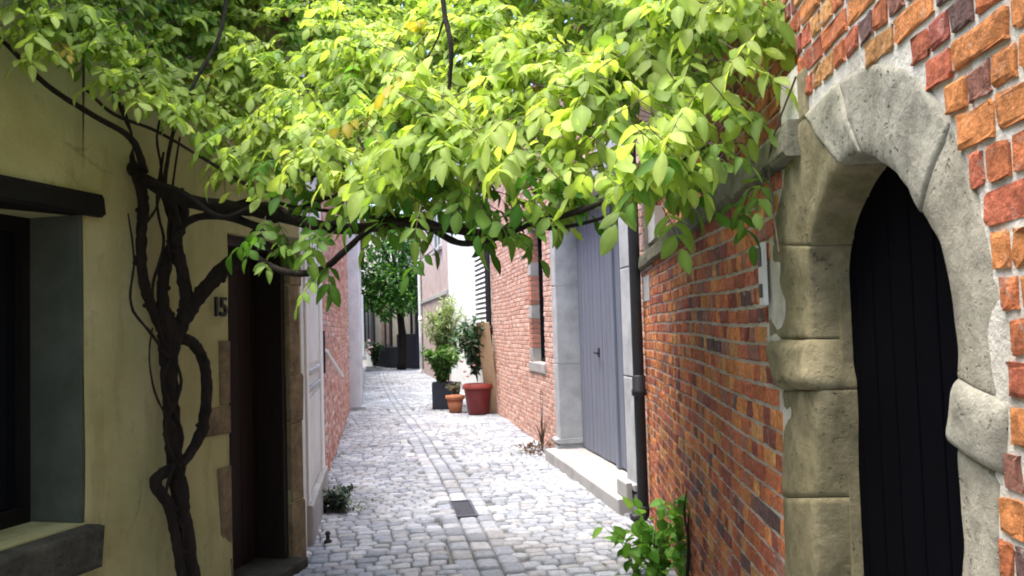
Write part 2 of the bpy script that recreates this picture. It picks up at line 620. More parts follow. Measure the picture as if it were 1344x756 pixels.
def frames(d, up):
    """columns x=d, y, z for arrays"""
    d = d / (np.linalg.norm(d, axis=1)[:, None] + 1e-9)
    y = np.cross(up, d)
    y /= np.linalg.norm(y, axis=1)[:, None] + 1e-9
    z = np.cross(d, y)
    return d, y, z


def scatter_leaves(mb, pos, d, up, size, tint, tmpl, mi=0):
    if isinstance(tmpl, list):
        w = rng.integers(len(tmpl), size=len(pos))
        for i, t_ in enumerate(tmpl):
            k = w == i
            if k.any(): scatter_leaves(mb, pos[k], d[k], up[k], size[k], tint[k], t_, mi)
        return
    V0, F0 = tmpl
    x, y, z = frames(d, up)
    n, m = len(pos), len(V0)
    P = pos[:, None, :] + size[:, None, None] * (V0[None, :, 0, None] * x[:, None] + V0[None, :, 1, None] * y[:, None] + V0[None, :, 2, None] * z[:, None])
    Fs = (F0[None] + (np.arange(n) * m)[:, None, None]).reshape(-1, F0.shape[1])
    shade = np.where(np.arange(m) % 3 == 1, 1.22, 0.95)          # paler midrib
    mb.add(P.reshape(-1, 3), Fs.tolist(), mi, (tint[:, None, :] * shade[None, :, None]).reshape(-1, 3))


def rnd_unit(n):
    v = rng.normal(size=(n, 3))
    return v / np.linalg.norm(v, axis=1)[:, None]


def twist(t_, bend, tw):
    V, F_ = t_
    V = V.copy()
    V[:, 1] += bend * V[:, 0] ** 2
    V[:, 2] += tw * V[:, 1] * V[:, 0] * 2
    return V, F_


LEAF_T = [twist(leaflet_template(0.46, 0.25, 0.18, 5), .05, .2), twist(leaflet_template(0.38, 0.45, 0.35, 5), -.10, -.5), twist(leaflet_template(0.52, 0.12, 0.08, 5), .08, .6),
          twist(leaflet_template(0.42, 0.6, 0.5, 5), .12, .3), twist(leaflet_template(0.48, -0.15, 0.28, 5), -.06, -.3)]
LEAF_SMALL = leaflet_template(0.5, 0.25, 0.15, 3)
LEAF_NARROW = leaflet_template(0.2, 0.2, 0.2, 3)


def compound_leaves(mb, base, direction, length, lsize, tint, pairs=5, stem_mi=1, dr=1.0):
    """pinnate leaves: rachis with pairs of leaflets that droop"""
    n = len(base)
    d = direction / np.linalg.norm(direction, axis=1)[:, None]
    up = np.tile([0, 0, 1.0], (n, 1))
    side = np.cross(d, up)
    side /= np.linalg.norm(side, axis=1)[:, None] + 1e-9
    nrm = np.cross(side, d)
    pp, dd, uu, ss, tt = [], [], [], [], []
    for k in range(pairs + 1):
        u = 0.28 + 0.72 * k / pairs
        pt = base + d * (length * u)[:, None] + np.array([0, 0, -1.0]) * (0.30 * length * u * u * dr)[:, None]
        tang = d + np.array([0, 0, -1.0]) * (0.6 * u)
        tang /= np.linalg.norm(tang, axis=1)[:, None]
        sides = (-1, 1) if k < pairs else (0,)
        for sg in sides:
            drop = (rng.uniform(0.1, 0.75, n) * dr)[:, None]
            if sg == 0:
                ld = tang + np.array([0, 0, -0.3]) * np.reshape(np.broadcast_to(dr, n), (n, 1))
            else:
                ld = sg * side * 0.9 + tang * rng.uniform(0.3, 0.75, n)[:, None] + np.array([0, 0, -1.0]) * drop
            ld = ld + rng.normal(0, 0.14, (n, 3))
            pp.append(pt); dd.append(ld)
            uu.append(nrm + rng.normal(0, 0.28, (n, 3)))
            ss.append(lsize * rng.uniform(0.75, 1.12, n) * (0.78 + 0.3 * u))
            tt.append(tint * rng.uniform(0.85, 1.15, (n, 1)))
    scatter_leaves(mb, np.concatenate(pp), np.concatenate(dd), np.concatenate(uu), np.concatenate(ss), np.concatenate(tt), LEAF_T)
    for i in range(n):
        q = [base[i] + d[i] * length[i] * u + np.array([0, 0, -1]) * 0.30 * length[i] * u * u for u in (0, 0.5, 1)]
        tube(mb, q, [0.0022, 0.0017, 0.001], 3, 1, mi=stem_mi)


# ================================================================== SETTING
# plan of the lane (x right, y ahead), metres; camera at the origin
R1 = Wall((0.66 - 0.061 * 0.3, -0.3), (1.09, 7.0), 'left')        # near brick wall with the arch
R2 = Wall((1.10, 6.90), (-0.40, 16.25), 'left')                  # brick house with the grey gate
R3 = Wall((-0.36, 16.45), (-3.45, 32.0), 'left')                 # farther houses on that side
L1 = Wall((-3.05 - 0.247 * 1.0, -1.0), (-1.545, 6.1), 'right')   # yellow plastered house
L2 = Wall((-1.615, 6.42), (-1.93, 8.35), 'right')                 # white doorcase house
L3 = Wall((-1.95, 8.36), (-3.42, 17.4), 'right')                 # left brick house
L4 = Wall((-3.15, 17.45), (-7.2, 40.0), 'right')                 # pale wall beyond the pilaster

gm = MB()
gm.add([(-90, -60, -0.03), (90, -60, -0.03), (90, 150, -0.03), (-90, 150, -0.03)], [(0, 1, 2, 3)])
tag(gm.build('ground', M['joint_sand']), kind='structure')

# ---- cobbles: rows across the lane, a gutter of long rows down its middle
LD = np.array([-0.157, 0.9876])            # lane direction
LN = np.array([0.9876, 0.157])             # to the right
gut_px = [(668, 800), (648, 756), (618, 690), (600, 650), (578, 610), (556, 575), (534, 548), (516, 525), (505, 505), (500, 492)]
gpts = np.array([ground(*p)[:2] for p in gut_px])
g_s, g_t = gpts @ LD, gpts @ LN


def gut(s):
    return np.interp(s, g_s, g_t)


def stone_grid(cs):
    """cs: list of (center xy, half along-lane, half across, dir angle, colour)"""
    us = np.array([-1, -0.62, 0.62, 1])
    U, V = np.meshgrid(us, us)
    U, V = U.ravel(), V.ravel()
    e = (np.maximum(np.abs(U), np.abs(V)) > 0.99).astype(float)
    c = ((np.abs(U) > 0.99) & (np.abs(V) > 0.99)).astype(float)
    ring = [0, 1, 2, 3, 7, 11, 15, 14, 13, 12, 8, 4]
    Fs = [(i * 4 + j, i * 4 + j + 1, i * 4 + j + 5, i * 4 + j + 4) for i in range(3) for j in range(3)]
    Fs += [(16 + k, 16 + (k + 1) % 12, ring[(k + 1) % 12], ring[k]) for k in range(12)]
    return U, V, e, c, ring, np.array(Fs)


def pave():
    mb = MB()
    U, V, e, c, ring, Fs = stone_grid(None)
    VV, FF, TT = [], [], []
    base = [0]
    grey = np.array([[0.27, 0.285, 0.31], [0.24, 0.255, 0.28], [0.31, 0.32, 0.34], [0.205, 0.22, 0.245], [0.275, 0.275, 0.28]])

    def put(s, t, hs, ht, rot):
        ca, sa = math.cos(rot), math.sin(rot)
        du = U * ht * (1 - 0.05 * c) + rng.normal(0, 0.0028, 16)
        dv = V * hs * (1 - 0.05 * c) + rng.normal(0, 0.0028, 16)
        a = s + dv * ca + du * sa
        b = t - dv * sa + du * ca
        lvl = rng.normal(0, 0.0035)
        tilt = rng.normal(0, 0.02, 2)
        z = 0.006 * (1 - e) - 0.001 * e - 0.003 * c + lvl * 0.8 + tilt[0] * dv + tilt[1] * du + rng.normal(0, 0.0018, 16)
        xy = np.outer(a, LD) + np.outer(b, LN)
        P = np.hstack([xy, (z + 0.010 * np.sin(s * 2.1 + t * 1.3) + 0.008 * np.sin(t * 3.7 - s * 0.9))[:, None]])
        Q = P[ring].copy()
        Q[:, 2] = -0.04
        VV.append(P); VV.append(Q)
        FF.append(Fs + base[0])
        base[0] += 28
        col = grey[rng.integers(len(grey))] * rng.uniform(0.85, 1.15)
        TT.append(np.broadcast_to(col, (28, 3)))

    s = 1.0
    while s < 40:
        h = 0.112 * random.uniform(0.9, 1.12) * (1 if s < 22 else 1.5)
        t0, t1 = -3.2, 2.6
        t = t0 - random.uniform(0, 0.15)
        # keep the stones inside the lane (the walls stand at roughly t = -2.9.. / +2.2)
        g = float(gut(s))
        while t < t1:
            l = random.uniform(0.105, 0.165)
            ct = t + l / 2
            bend = 0.03 * math.sin(ct * 1.7 + s * 0.35) + 0.02 * math.sin(ct * 4 + s)
            if not (s < 34 and g - 0.23 < ct < g + 0.23):
                put(s + h / 2 + bend, ct, h / 2 - 0.005, l / 2 - 0.005, rng.normal(0, 0.03))
            t += l
        s += h
    # gutter: three rows laid lengthwise
    for k, w in ((-1, 0.15), (0, 0.155), (1, 0.15)):
        s = 1.0
        while s < 34:
            l = random.uniform(0.17, 0.27)
            g = float(gut(s + l / 2)) + k * 0.153
            dg = float(gut(s + l) - gut(s)) / l
            if not (grate_s[0] - 0.02 < s + l / 2 < grate_s[1] + 0.02 and k == grate_k):
                put(s + l / 2, g, l / 2 - 0.006, w / 2 - 0.006, math.atan(-dg) * -1 * -1 if False else -math.atan(dg) * -1 * 0 + 0.0 + math.atan(dg))
            s += l
    mb.add(np.concatenate(VV), np.concatenate(FF).tolist(), 0, np.concatenate(TT))
    return mb


ga = np.array(ground(583, 680)[:2]); gb = np.array(ground(610, 657)[:2])
gs = sorted([ga @ LD, gb @ LD])
grate_s = (gs[0], gs[1])
gc_t = float(((ga + gb) / 2) @ LN)
grate_k = int(np.clip(round((gc_t - float(gut((gs[0] + gs[1]) / 2))) / 0.153), -1, 1))
gc_t = float(gut((gs[0] + gs[1]) / 2)) + grate_k * 0.153
tag(pave().build('lane', M['cobble'], smooth=True, origin=(0, 0, 0)), kind='structure')

# drain grate
cxy = LD * (gs[0] + gs[1]) / 2 + LN * gc_t
gr = thing('drain_grate', (cxy[0], cxy[1], 0), 'small square iron drain grate set in the cobbled gutter', 'drain')
WG = Wall(cxy, cxy + LD, 'right')


def flat_box(mb, s0, s1, t0, t1, z0, z1, mi=0):
    P = [(s, t, z) for z in (z0, z1) for s, t in ((s0, t0), (s1, t0), (s1, t1), (s0, t1))]
    V = [np.append(cxy + LD * s + LN * t, z) for s, t, z in P]
    mb.add(V, BOXF, mi)


hl, hw = (gs[1] - gs[0]) / 2, 0.105
fr, sl = MB(), MB()
for a, b, c, d in ((-hl, -hl + .025, -hw, hw), (hl - .025, hl, -hw, hw), (-hl + .025, hl - .025, -hw, -hw + .022), (-hl + .025, hl - .025, hw - .022, hw)):
    flat_box(fr, a, b, c, d, -0.02, 0.007)
k = -hl + 0.05
while k < hl - 0.05:
    flat_box(sl, k, k + 0.022, -hw + .022, hw - .022, -0.02, 0.003)
    k += 0.045
fr.build('frame', M['worn_iron'], gr)
sl.build('grid', M['worn_iron'], gr)


# ================================================================== RIGHT: near brick wall with the arch
PAL_NEAR = [(0.54, 0.21, 0.07), (0.47, 0.15, 0.06), (0.40, 0.115, 0.06), (0.25, 0.075, 0.055), (0.14, 0.08, 0.07), (0.54, 0.27, 0.10), (0.31, 0.14, 0.10)]
W_NEAR = [3.4, 3.2, 2.6, 1.5, 1.0, 1.5, 1.2]

arch_house = thing('arched_doorway_wall', (R1.W(3, 0, -0.2)), 'rough orange brick wall with a worn round arched stone doorway', 'wall')


def sz1(px, py, o=0.0):
    return R1.sz(px, py, o)


BAND = [((1076, 830), (1034, 830)), ((1073, 640), (1030, 640)), ((1071, 520), (1026, 520)), ((1062, 440), (1010, 440)), ((1062, 340), (1014, 340)),
        ((1073, 285), (1022, 268)), ((1096, 232), (1042, 180)), ((1122, 207), (1086, 122)), ((1148, 213), (1136, 85)), ((1169, 230), (1186, 88)),
        ((1189, 256), (1218, 114)), ((1206, 284), (1246, 162)), ((1226, 330), (1280, 248)), ((1241, 400), (1316, 400)), ((1249, 470), (1322, 500)),
        ((1251, 560), (1318, 600)), ((1254, 640), (1313, 680)), ((1262, 830), (1314, 830))]
BI = smooth_path([(*sz1(*i), 0) for i, o in BAND], 24)[:, :2]
BO = smooth_path([(*sz1(*o), 0) for i, o in BAND], 24)[:, :2]
BI[:, 1] = np.maximum(BI[:, 1], -0.06); BO[:, 1] = np.maximum(BO[:, 1], -0.06)

# outline of the stone surround, traced on the wall plane
near_in = [(1262, 800), (1256, 640), (1250, 560), (1248, 470), (1240, 400), (1226, 330), (1205, 282), (1170, 232)]
sur_out = [(BO[0][0], -0.2)] + [tuple(p) for p in BO[::6]] + [tuple(BO[-1]), (BO[-1][0], -0.2)]
SX0, SX1, SZ1 = BO[:, 0].min(), BO[:, 0].max(), BO[:, 1].max()
open_in = [sz1(*p) for p in near_in] + [sz1(1125, 205), sz1(1095, 232), sz1(1072, 285), sz1(1062, 340), sz1(1062, 440), sz1(1072, 530), sz1(1075, 800)]


def inside(poly, s, z):
    c = False
    n = len(poly)
    for i in range(n):
        (x1, y1), (x2, y2) = poly[i], poly[(i + 1) % n]
        if (y1 > z) != (y2 > z) and s < (x2 - x1) * (z - y1) / (y2 - y1) + x1:
            c = not c
    return c


s_open0 = min(p[0] for p in open_in)
s_open1 = max(p[0] for p in open_in)
s_lo = max(min(p[0] for p in open_in), 0)
TOPZ, COPZ = 4.3, 2.06
s_corner = sz1(1050, 100)[0]

wm = MB()
# mortar body: everything but the opening (boxes left, right and above, the arch head filled by the stones)
zt = max(p[1] for p in open_in)
so0, so1 = sz1(1300, 500)[0], sz1(1040, 500)[0]
zo = sz1(1180, 140)[1]
R1.box(wm, -6.0, 0.40, -0.1, TOPZ, -0.45, 0.0)
lay_bricks(wm, R1, brick_pattern(-6.0, 0.45, 0.0, TOPZ, 0.178, 0.0665, 0.0165), PAL_NEAR, W_NEAR, None, (0.0015, 0.006), False)
R1.box(wm, 0.4, so0, -0.1, TOPZ, -0.45, 0.0)
R1.box(wm, so0, s_corner, zo, TOPZ, -0.45, 0.0)
R1.box(wm, so1, R1.L, -0.1, COPZ, -0.45, 0.0)
R1.box(wm, so0, so1, zo, 2.3, -0.45, -0.002) if so1 > s_corner else None
prism(R1, wm, [sz1(*p_) for p_ in ((1290, 420), (1290, 330), (1262, 245), (1232, 165), (1205, 118), (1180, 100))] + [(sz1(1180, 100)[0], zo + .02), (so0 - .02, zo + .02)], -0.3, -0.003, 0)
br = brick_pattern(0.45, R1.L, 0.0, TOPZ, 0.178, 0.0665, 0.0145)


def trim(lst):
    out = []
    for a, b, c, d in lst:
        if b < SX0 or a > SX1 or c > SZ1:
            out.append((a, b, c, d))
            continue
        xs = np.linspace(a, b, 16)
        zs_ = [c + 0.01, (c + d) / 2, d - 0.01]
        ok = [not any(inside(sur_out, x, z_) for z_ in zs_) for x in xs]
        i = 0
        while i < 16:
            if ok[i]:
                j = i
                while j + 1 < 16 and ok[j + 1]: j += 1
                if xs[j] - xs[i] > 0.03: out.append((xs[i], xs[j], c, d))
                i = j + 1
            else:
                i += 1
    return out


br = trim(br)


def skip1(cs, cz, a, b, c, d):
    if cs > s_corner and d > COPZ:
        return True
    return False


lay_bricks(wm, R1, [(a, min(b, s_corner) if c > COPZ else b, c, d) for a, b, c, d in br if not (c > COPZ - .03 and a > s_corner)], PAL_NEAR, W_NEAR, skip1, (0.001, 0.004), True, o_base=0.0035, wob=0.010, jit=0.0022)
wm.build('wall', [M['mortar'], M['brick_near']], arch_house)

# upper wall set back behind the coping
um = MB()
sw0, sw1 = s_corner, sz1(1000, 100)[0]
R1.box(um, sw1, R1.L, COPZ - 0.02, TOPZ, -0.45, -0.14)
lay_bricks(um, R1, brick_pattern(sw1, R1.L, COPZ + 0.02, TOPZ, 0.178, 0.0665, 0.013), PAL_NEAR, W_NEAR, None, (0.004, 0.012), False, o_base=-0.14)
um.build('upper_wall', [M['mortar'], M['brick_near']], arch_house)
sm = MB()
R1.box(sm, s_corner - 0.02, sw1 + 0.02, COPZ, TOPZ, -0.44, -0.33)
sm.build('dark_window', M['glass_dark'], arch_house)
cm = MB()
s = s_corner + 0.003
while s < R1.L:
    e = min(s + random.uniform(0.5, 0.8), R1.L)
    R1.box(cm, s + 0.004, e - 0.004, COPZ - 0.015, COPZ + 0.085, -0.2, 0.045, bev=0.015, jit=0.003)
    s = e
cm.build('coping', M['coping'], arch_house)

# stones of the surround: a worn band swept round the opening, cut into stones at the joints
DEEP = -0.08
_k = [(rng.normal(0, 1, 3) * f, rng.uniform(0, 6.28), 1.0 / (1 + 0.16 * f)) for f in (4, 4, 6, 9, 9, 14, 14, 22, 22, 34, 34, 50, 50, 75, 75) for _ in range(3)]


def lump3(P):
    return sum(a_ * np.sin(P @ k_ + ph_) for k_, ph_, a_ in _k) / 3.2


def band_stone(name, u0, u1, mat, out=0.004, bulge=0.005, flare=0.0, rough=0.009):
    n = max(8, int((u1 - u0) * 24))
    us = np.linspace(u0, u1, n) * 24
    idx = np.arange(len(BI))
    I = np.stack([np.interp(us, idx, BI[:, k]) for k in (0, 1)], 1)
    O = np.stack([np.interp(us, idx, BO[:, k]) for k in (0, 1)], 1)
    W_ = np.linalg.norm(I - O, axis=1)[:, None]
    D = (I - O) / W_
    tt = np.linspace(-1, 1, n)
    prof_u = (1 - np.abs(tt) ** 5.0) * (1.0 - 0.18 * tt * (1 if u0 < 8 else -1))                  # used by the imposts: swells in the middle
    endr = np.clip((1 - np.abs(tt)) * (u1 - u0) * 8, 0, 1) ** 0.5
    cols = []
    spec = [(-0.004, -0.05), (0.0, -0.006), (0.006, 0.7), (0.02, 1.0)] + [(None, k / 9) for k in range(1, 9)]
    for kind in range(4):
        w, o = spec[kind]
        cols.append((O + D * (w - flare * prof_u[:, None]), np.full(n, o) if kind < 2 else (out + flare * 1.9 * prof_u) * (o if kind == 2 else 1)))
    for j in range(1, 9):
        f = j / 9
        w = 0.02 + (W_[:, 0] - 0.045) * f
        cols.append((O + D * (w[:, None] - flare * prof_u[:, None] * (1 - 2 * f)), out + bulge * math.sin(f * math.pi) + flare * 1.9 * prof_u))
    for ins, k in ((0.014, 0.97), (0.006, 0.7), (0.001, 0.2), (0.0, -0.35), (0.0, -0.7), (0.0, -1.0), (0.0, -1.3)):
        fo_ = out + flare * 1.9 * prof_u
        oo = fo_ * k if k >= 0 else np.full(n, 0.09 * k)
        if k >= 0: oo = fo_ - 0.02 * (1 - k)
        else: oo = -0.02 + (DEEP - 0.02) * (-k) / 1.3
        fl = flare * prof_u[:, None] * (1 if k > -0.4 else 0.5)
        cols.append((I - D * (ins - fl), np.broadcast_to(oo, n).copy()))
    m_ = len(cols)
    G = np.stack([R1.W(c[0][:, 0], c[0][:, 1], c[1]) for c in cols], 1)      # n, m, 3
    N3 = np.append(R1.nrm, 0)
    lp = lump3(G.reshape(-1, 3)).reshape(n, m_)
    D3 = R1.W(D[:, 0], D[:, 1], 0) - R1.W(0, 0, 0)
    fade = np.ones(m_); fade[:2] = 0
    rim = np.zeros(m_); rim[2:4] = 0.5; rim[-7:] = 1.0
    G = G + (lp * rough * fade)[:, :, None] * N3 + (lp * rough * 0.9 * rim)[:, :, None] * D3[:, None, :]
    G = G - ((1 - endr) * 0.0035)[:, None, None] * N3 * fade[None, :, None]
    # leave the width of a joint between neighbours
    cen = G.mean(0, keepdims=True)
    V = G.reshape(-1, 3)
    Fs = [(i * m_ + j, i * m_ + j + 1, (i + 1) * m_ + j + 1, (i + 1) * m_ + j) for i in range(n - 1) for j in range(m_ - 1)]
    Fs.append(tuple(range(m_))); Fs.append(tuple((n - 1) * m_ + j for j in range(m_))[::-1])
    mb = MB()
    mb.add(V, Fs)
    o = mb.build(name, mat, arch_house, smooth=True)
    bm_ = bmesh.new(); bm_.from_mesh(o.data); bmesh.ops.recalc_face_normals(bm_, faces=bm_.faces); bm_.to_mesh(o.data); bm_.free()
    o.data.polygons.foreach_set('use_smooth', [True] * len(o.data.polygons))
    return o


J = 0.010
for nm, u0, u1, mt, kw in (
        ('jamb_stone', 0.0, 0.92, 'arch_jamb', {}), ('jamb_stone', 0.92, 2.08, 'arch_jamb', {}),
        ('impost_stone', 2.08, 2.94, 'arch_jamb', dict(flare=0.014, rough=0.014)),
        ('jamb_stone', 2.94, 4.25, 'arch_jamb', {}), ('arch_stone', 4.25, 6.45, 'arch_jamb', {}),
        ('arch_stone', 6.45, 7.35, 'arch_mid', dict(out=0.012)),
        ('keystone', 7.35, 11.0, 'arch_keystone', dict(out=0.008)), ('arch_stone', 11.0, 14.3, 'arch_stone', {}),
        ('impost_stone', 14.25, 15.35, 'arch_keystone', dict(flare=0.009, rough=0.014)),
        ('jamb_stone', 15.35, 17.0, 'arch_stone', {})):
    band_stone(nm, u0 + J * .4, u1 - J * .4, M[mt], **kw)
# door set back in the passage, planked, almost black
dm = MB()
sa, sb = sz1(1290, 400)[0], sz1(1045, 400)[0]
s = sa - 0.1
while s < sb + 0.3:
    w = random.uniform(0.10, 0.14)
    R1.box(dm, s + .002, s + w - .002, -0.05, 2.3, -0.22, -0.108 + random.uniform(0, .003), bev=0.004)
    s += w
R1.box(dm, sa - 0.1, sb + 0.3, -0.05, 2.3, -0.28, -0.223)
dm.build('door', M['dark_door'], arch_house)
# rebate stones behind the jambs
rb = MB()
so_in = sz1(1066, 500)[0]
R1.box(rb, so_in - 0.01, so_in + 0.3, -0.05, 2.2, -0.15, -0.081)
R1.box(rb, so0 - 0.25, so0 + 0.02, -0.05, 2.2, -0.15, -0.081)
rb.build('rebate', M['arch_jamb'], arch_house)
rf = MB()
R1.box(rf, -6, R1.L, TOPZ, TOPZ + 0.12, -3.5, 0.12)
R1.box(rf, -6, R1.L, -0.1, TOPZ, -3.5, -0.46)
rf.build('roof', M['roof_tile'], arch_house)
# quoin stone at the corner above the coping
q = MB()
a = sz1(1062, 140)[0]
R1.box(q, a, s_corner - 0.001, sz1(1055, 160)[1], sz1(1055, 92)[1], -0.3, 0.012, bev=0.01)
q.build('quoin_stone', M['arch_jamb'], arch_house)

# enamel plate beside the arch
a0, z0 = sz1(1014, 400); a1, z1 = sz1(1004, 320)
pl = thing('number_plate', R1.W((a0 + a1) / 2, z0, 0.02), 'narrow white enamel plate with dark marks beside the arched doorway', 'sign')
mb = MB(); R1.box(mb, a0, a1, z0, z1, 0.012, 0.026, bev=0.003); mb.build('plate', M['enamel'], pl)
mb = MB()
zz = z1 - z0
R1.box(mb, a0 + .012, a1 - .012, z0 + zz * .62, z0 + zz * .93, 0.0262, 0.0285)
mb.build('mark', M['digit'], pl)
mb = MB(); R1.box(mb, a0 + .014, a1 - .014, z0 + zz * .12, z0 + zz * .34, 0.0262, 0.0285)
mb.build('mark', M['digit'], pl)

# ================================================================== RIGHT: brick house with the grey gate
PAL_PINK = [(0.58, 0.36, 0.28), (0.53, 0.30, 0.23), (0.62, 0.42, 0.34), (0.49, 0.26, 0.20), (0.57, 0.38, 0.32)]  # reds washed pale, lane glare put into the brick colour
W_PINK = [3, 2.5, 2, 1.2, 2]
gate_house = thing('gate_house', R2.W(4.5, 0, -0.3), 'pink brick house with tall grey plank gate in stone surround', 'house')
HZ2 = 4.6
sg0, sg1 = R2.sY(7.48), R2.sY(10.23)
sv0, sv1 = R2.sY(11.15), R2.sY(12.02)
ZG = 3.05
zv0 = R2.sz(708, 476)[1]
ZV = 3.0
w2 = MB()
R2.box(w2, 0.0, sg0, -0.1, HZ2, -0.4, 0)
R2.box(w2, sg0, sg1, ZG, HZ2, -0.4, 0)
R2.box(w2, sg1, sv0, -0.1, HZ2, -0.4, 0)
R2.box(w2, sv0, sv1, -0.1, zv0, -0.4, 0)
R2.box(w2, sv0, sv1, ZV, HZ2, -0.4, 0)
R2.box(w2, sv1, R2.L, -0.1, HZ2, -0.4, 0)


def skip2(cs, cz, a, b, c, d):
    if b > sg0 - 0.30 and a < sg1 + 0.24 and c < ZG + 0.25:
        return True
    if b > sv0 and a < sv1 + 0.19 and d > zv0 - 0.14 and c < ZV + 0.1:
        return True
    return False


b2 = []
for (a, b, c, d) in brick_pattern(0.0, R2.L, 0.0, HZ2, 0.185, 0.068, 0.012):
    if c < ZG + 0.22:
        if a < sg0 - 0.30 < b: b = sg0 - 0.30
        if a < sg1 + 0.24 < b: a = sg1 + 0.24
    if d > zv0 - 0.14 and c < ZV + 0.1:
        if a < sv0 < b: b = sv0
        if a < sv1 + 0.19 < b: a = sv1 + 0.19
    if b - a > 0.03: b2.append((a, b, c, d))
lay_bricks(w2, R2, b2, PAL_PINK, W_PINK, skip2, (0.004, 0.010), False, jit=0.002, wob=0.008)
w2.build('wall', [M['mortar_pale'], M['brick_far']], gate_house)
# gate surround
js = MB()
for (s0, s1) in ((sg0 - 0.30, sg0 + .006), (sg1 - .006, sg1 + 0.24)):
    z = -0.05
    for hh in (0.22, 0.98, 0.95, 0.95):
        R2.box(js, s0, s1, z + 0.002, z + hh - 0.002, -0.28, 0.04 + (0.03 if z < 0 else 0), bev=0.012)
        z += hh
    R2.box(js, s0 - .02, s1 + .02, 0.19, 0.245, -0.27, 0.085, bev=0.02)
    for k, (zz, oo) in enumerate(((2.86, 0.06), (2.93, 0.085), (3.0, 0.11))):
        R2.box(js, s0 - .01 * k, s1 + .01 * k, zz, zz + 0.066, -0.27, oo, bev=0.015)
R2.box(js, sg0, sg1, ZG + 0.02, ZG + 0.26, -0.27, 0.05, bev=0.012)
js.build('stone_surround', M['blue_stone'], gate_house)
st = MB()
R2.box(st, sg0 - 0.28, sg1 + 0.1, -0.05, 0.125, -0.30, 0.21, bev=0.012)
st.build('doorstep', M['pale_stone'], gate_house)
rs = MB()
R2.box(rs, sg0 - 0.3, sg0 - 0.004, 0.127, 0.26, 0.09, 0.14, bev=0.012)
rs.build('plinth_stone', M['pale_stone'], gate_house)
ofs = -0.24
mid = R2.sz(806, 450, -0.22)[0]
for (a, b) in ((sg0 + 0.02, mid - 0.02), (mid + 0.02, sg1 - 0.01)):
    b_ = b
    d = MB()
    s = a
    nn = max(4, int((b - a) / 0.17))
    w = (b - a) / nn
    for i in range(nn):
        R2.box(d, s + .005, s + w - .005, 0.135 + random.uniform(0, .012), ZG, ofs - 0.05, ofs + random.uniform(-.002, .002), bev=0.010)
        s += w
    R2.box(d, a, b, 0.135, ZG, ofs - 0.08, ofs - 0.03)
    dl = d.build('gate_leaf', M['grey_door'], gate_house)
    if a > mid:
        h = MB()
        hs, hz = R2.sz(783, 463, ofs + 0.03)
        R2.box(h, hs - 0.03, hs + 0.03, hz - 0.05, hz + 0.05, ofs + 0.001, ofs + 0.012, bev=0.004)
        tube(h, [R2.W(hs, hz, ofs + 0.01), R2.W(hs, hz, ofs + 0.06), R2.W(hs - 0.09, hz + 0.003, ofs + 0.065), R2.W(hs - 0.16, hz - 0.004, ofs + 0.06)], 0.011, 6, 3)
        h.build('handle', M['iron'], dl)
fm = MB()
R2.box(fm, mid - 0.045, mid + 0.045, 0.135, ZG, ofs - 0.05, ofs + 0.035, bev=0.012)
fm.build('gate_post', M['grey_door'], gate_house)
fm = MB()
R2.box(fm, sg0 - 0.0, sg0 + 0.09, 0.13, ZG, ofs - 0.06, ofs + 0.07, bev=0.008)
fm.build('gate_frame', M['grey_plaster'], gate_house)
# slit window with stone quoins
wn = MB()
R2.box(wn, sv0, sv1, zv0, ZV, -0.17, -0.135)
wf = wn.build('window', M['glass_dark'], gate_house)
ff = MB()
R2.box(ff, sv0, sv0 + .05, zv0, ZV, -0.134, -0.11); R2.box(ff, sv1 - .05, sv1, zv0, ZV, -0.134, -0.11)
R2.box(ff, sv0 + .05, sv1 - .05, zv0, zv0 + .05, -0.134, -0.11)
ff.build('frame', M['black'], wf)
sl = MB(); R2.box(sl, sv0 - .05, sv1 + .24, zv0 - 0.135, zv0 - 0.002, -0.18, 0.03, bev=0.01); sl.build('sill', M['pale_stone'], wf)
qm = MB()
z = zv0
k = 0
while z < ZV:
    if k % 2 == 0:
        qm = MB(); R2.box(qm, sv1 - .004, sv1 + 0.185, z + .004, z + 0.19, -0.13, 0.014, bev=0.01); qm.build('quoin', M['pale_stone'], wf)
        z += 0.195
    else:
        z += 0.42
    k += 1

z = zv0; k = 0
while z < ZV:
    if k % 2 == 1:
        qb = MB()
        [R2.box(qb, sv1 - .006, sv1 + .185, z + i * .07 + .004, z + i * .07 + .062, -.13, .012, bev=.004, tint=np.array((0.45, .21, .15)) * random.uniform(.7, 1.3), jit=.0015) for i in range(6)]
        qb.build('brick_quoin', M['brick_far'], wf)
        z += .42
    else:
        z += .195
    k += 1
# pale toothed quoins right at the near corner
for z0_, z1_, w_ in ((1.78, 1.98, .55), (2.02, 2.2, .8), (2.26, 2.5, .55), (2.7, 2.95, .55)):
    tq = MB()
    R1.box(tq, R1.L - 0.1 - w_, R1.L - 0.1, z0_, min(z1_, COPZ - .02) if z0_ < COPZ else z1_, -0.05, 0.011 if z0_ < COPZ else -.125, bev=0.004)
    tq.build('corner_quoin', M['pale_stone'], arch_house)


def downpipe(parent, wl, s, o, r, z0, z1, sock, name='downpipe', mat='iron', shoe=True):
    mb = MB()
    pts = [wl.W(s, z1, o), wl.W(s, (z0 + z1) / 2, o), wl.W(s, z0 + 0.12, o)]
    tube(mb, pts, r, 14, 2)
    for zz in sock:
        lathe(mb, wl.W(s, zz, o), [(r, 0), (r * 1.35, 0.005), (r * 1.35, 0.05), (r * 1.18, 0.06), (r * 1.18, 0.16), (r, 0.17)], 14)
    if shoe:
        tube(mb, [wl.W(s, z0 + 0.14, o), wl.W(s, z0 + 0.06, o + 0.01), wl.W(s, z0 + 0.03, o + 0.10)], r * 1.12, 14, 4)
    return mb.build(name, M[mat], parent, smooth=True)


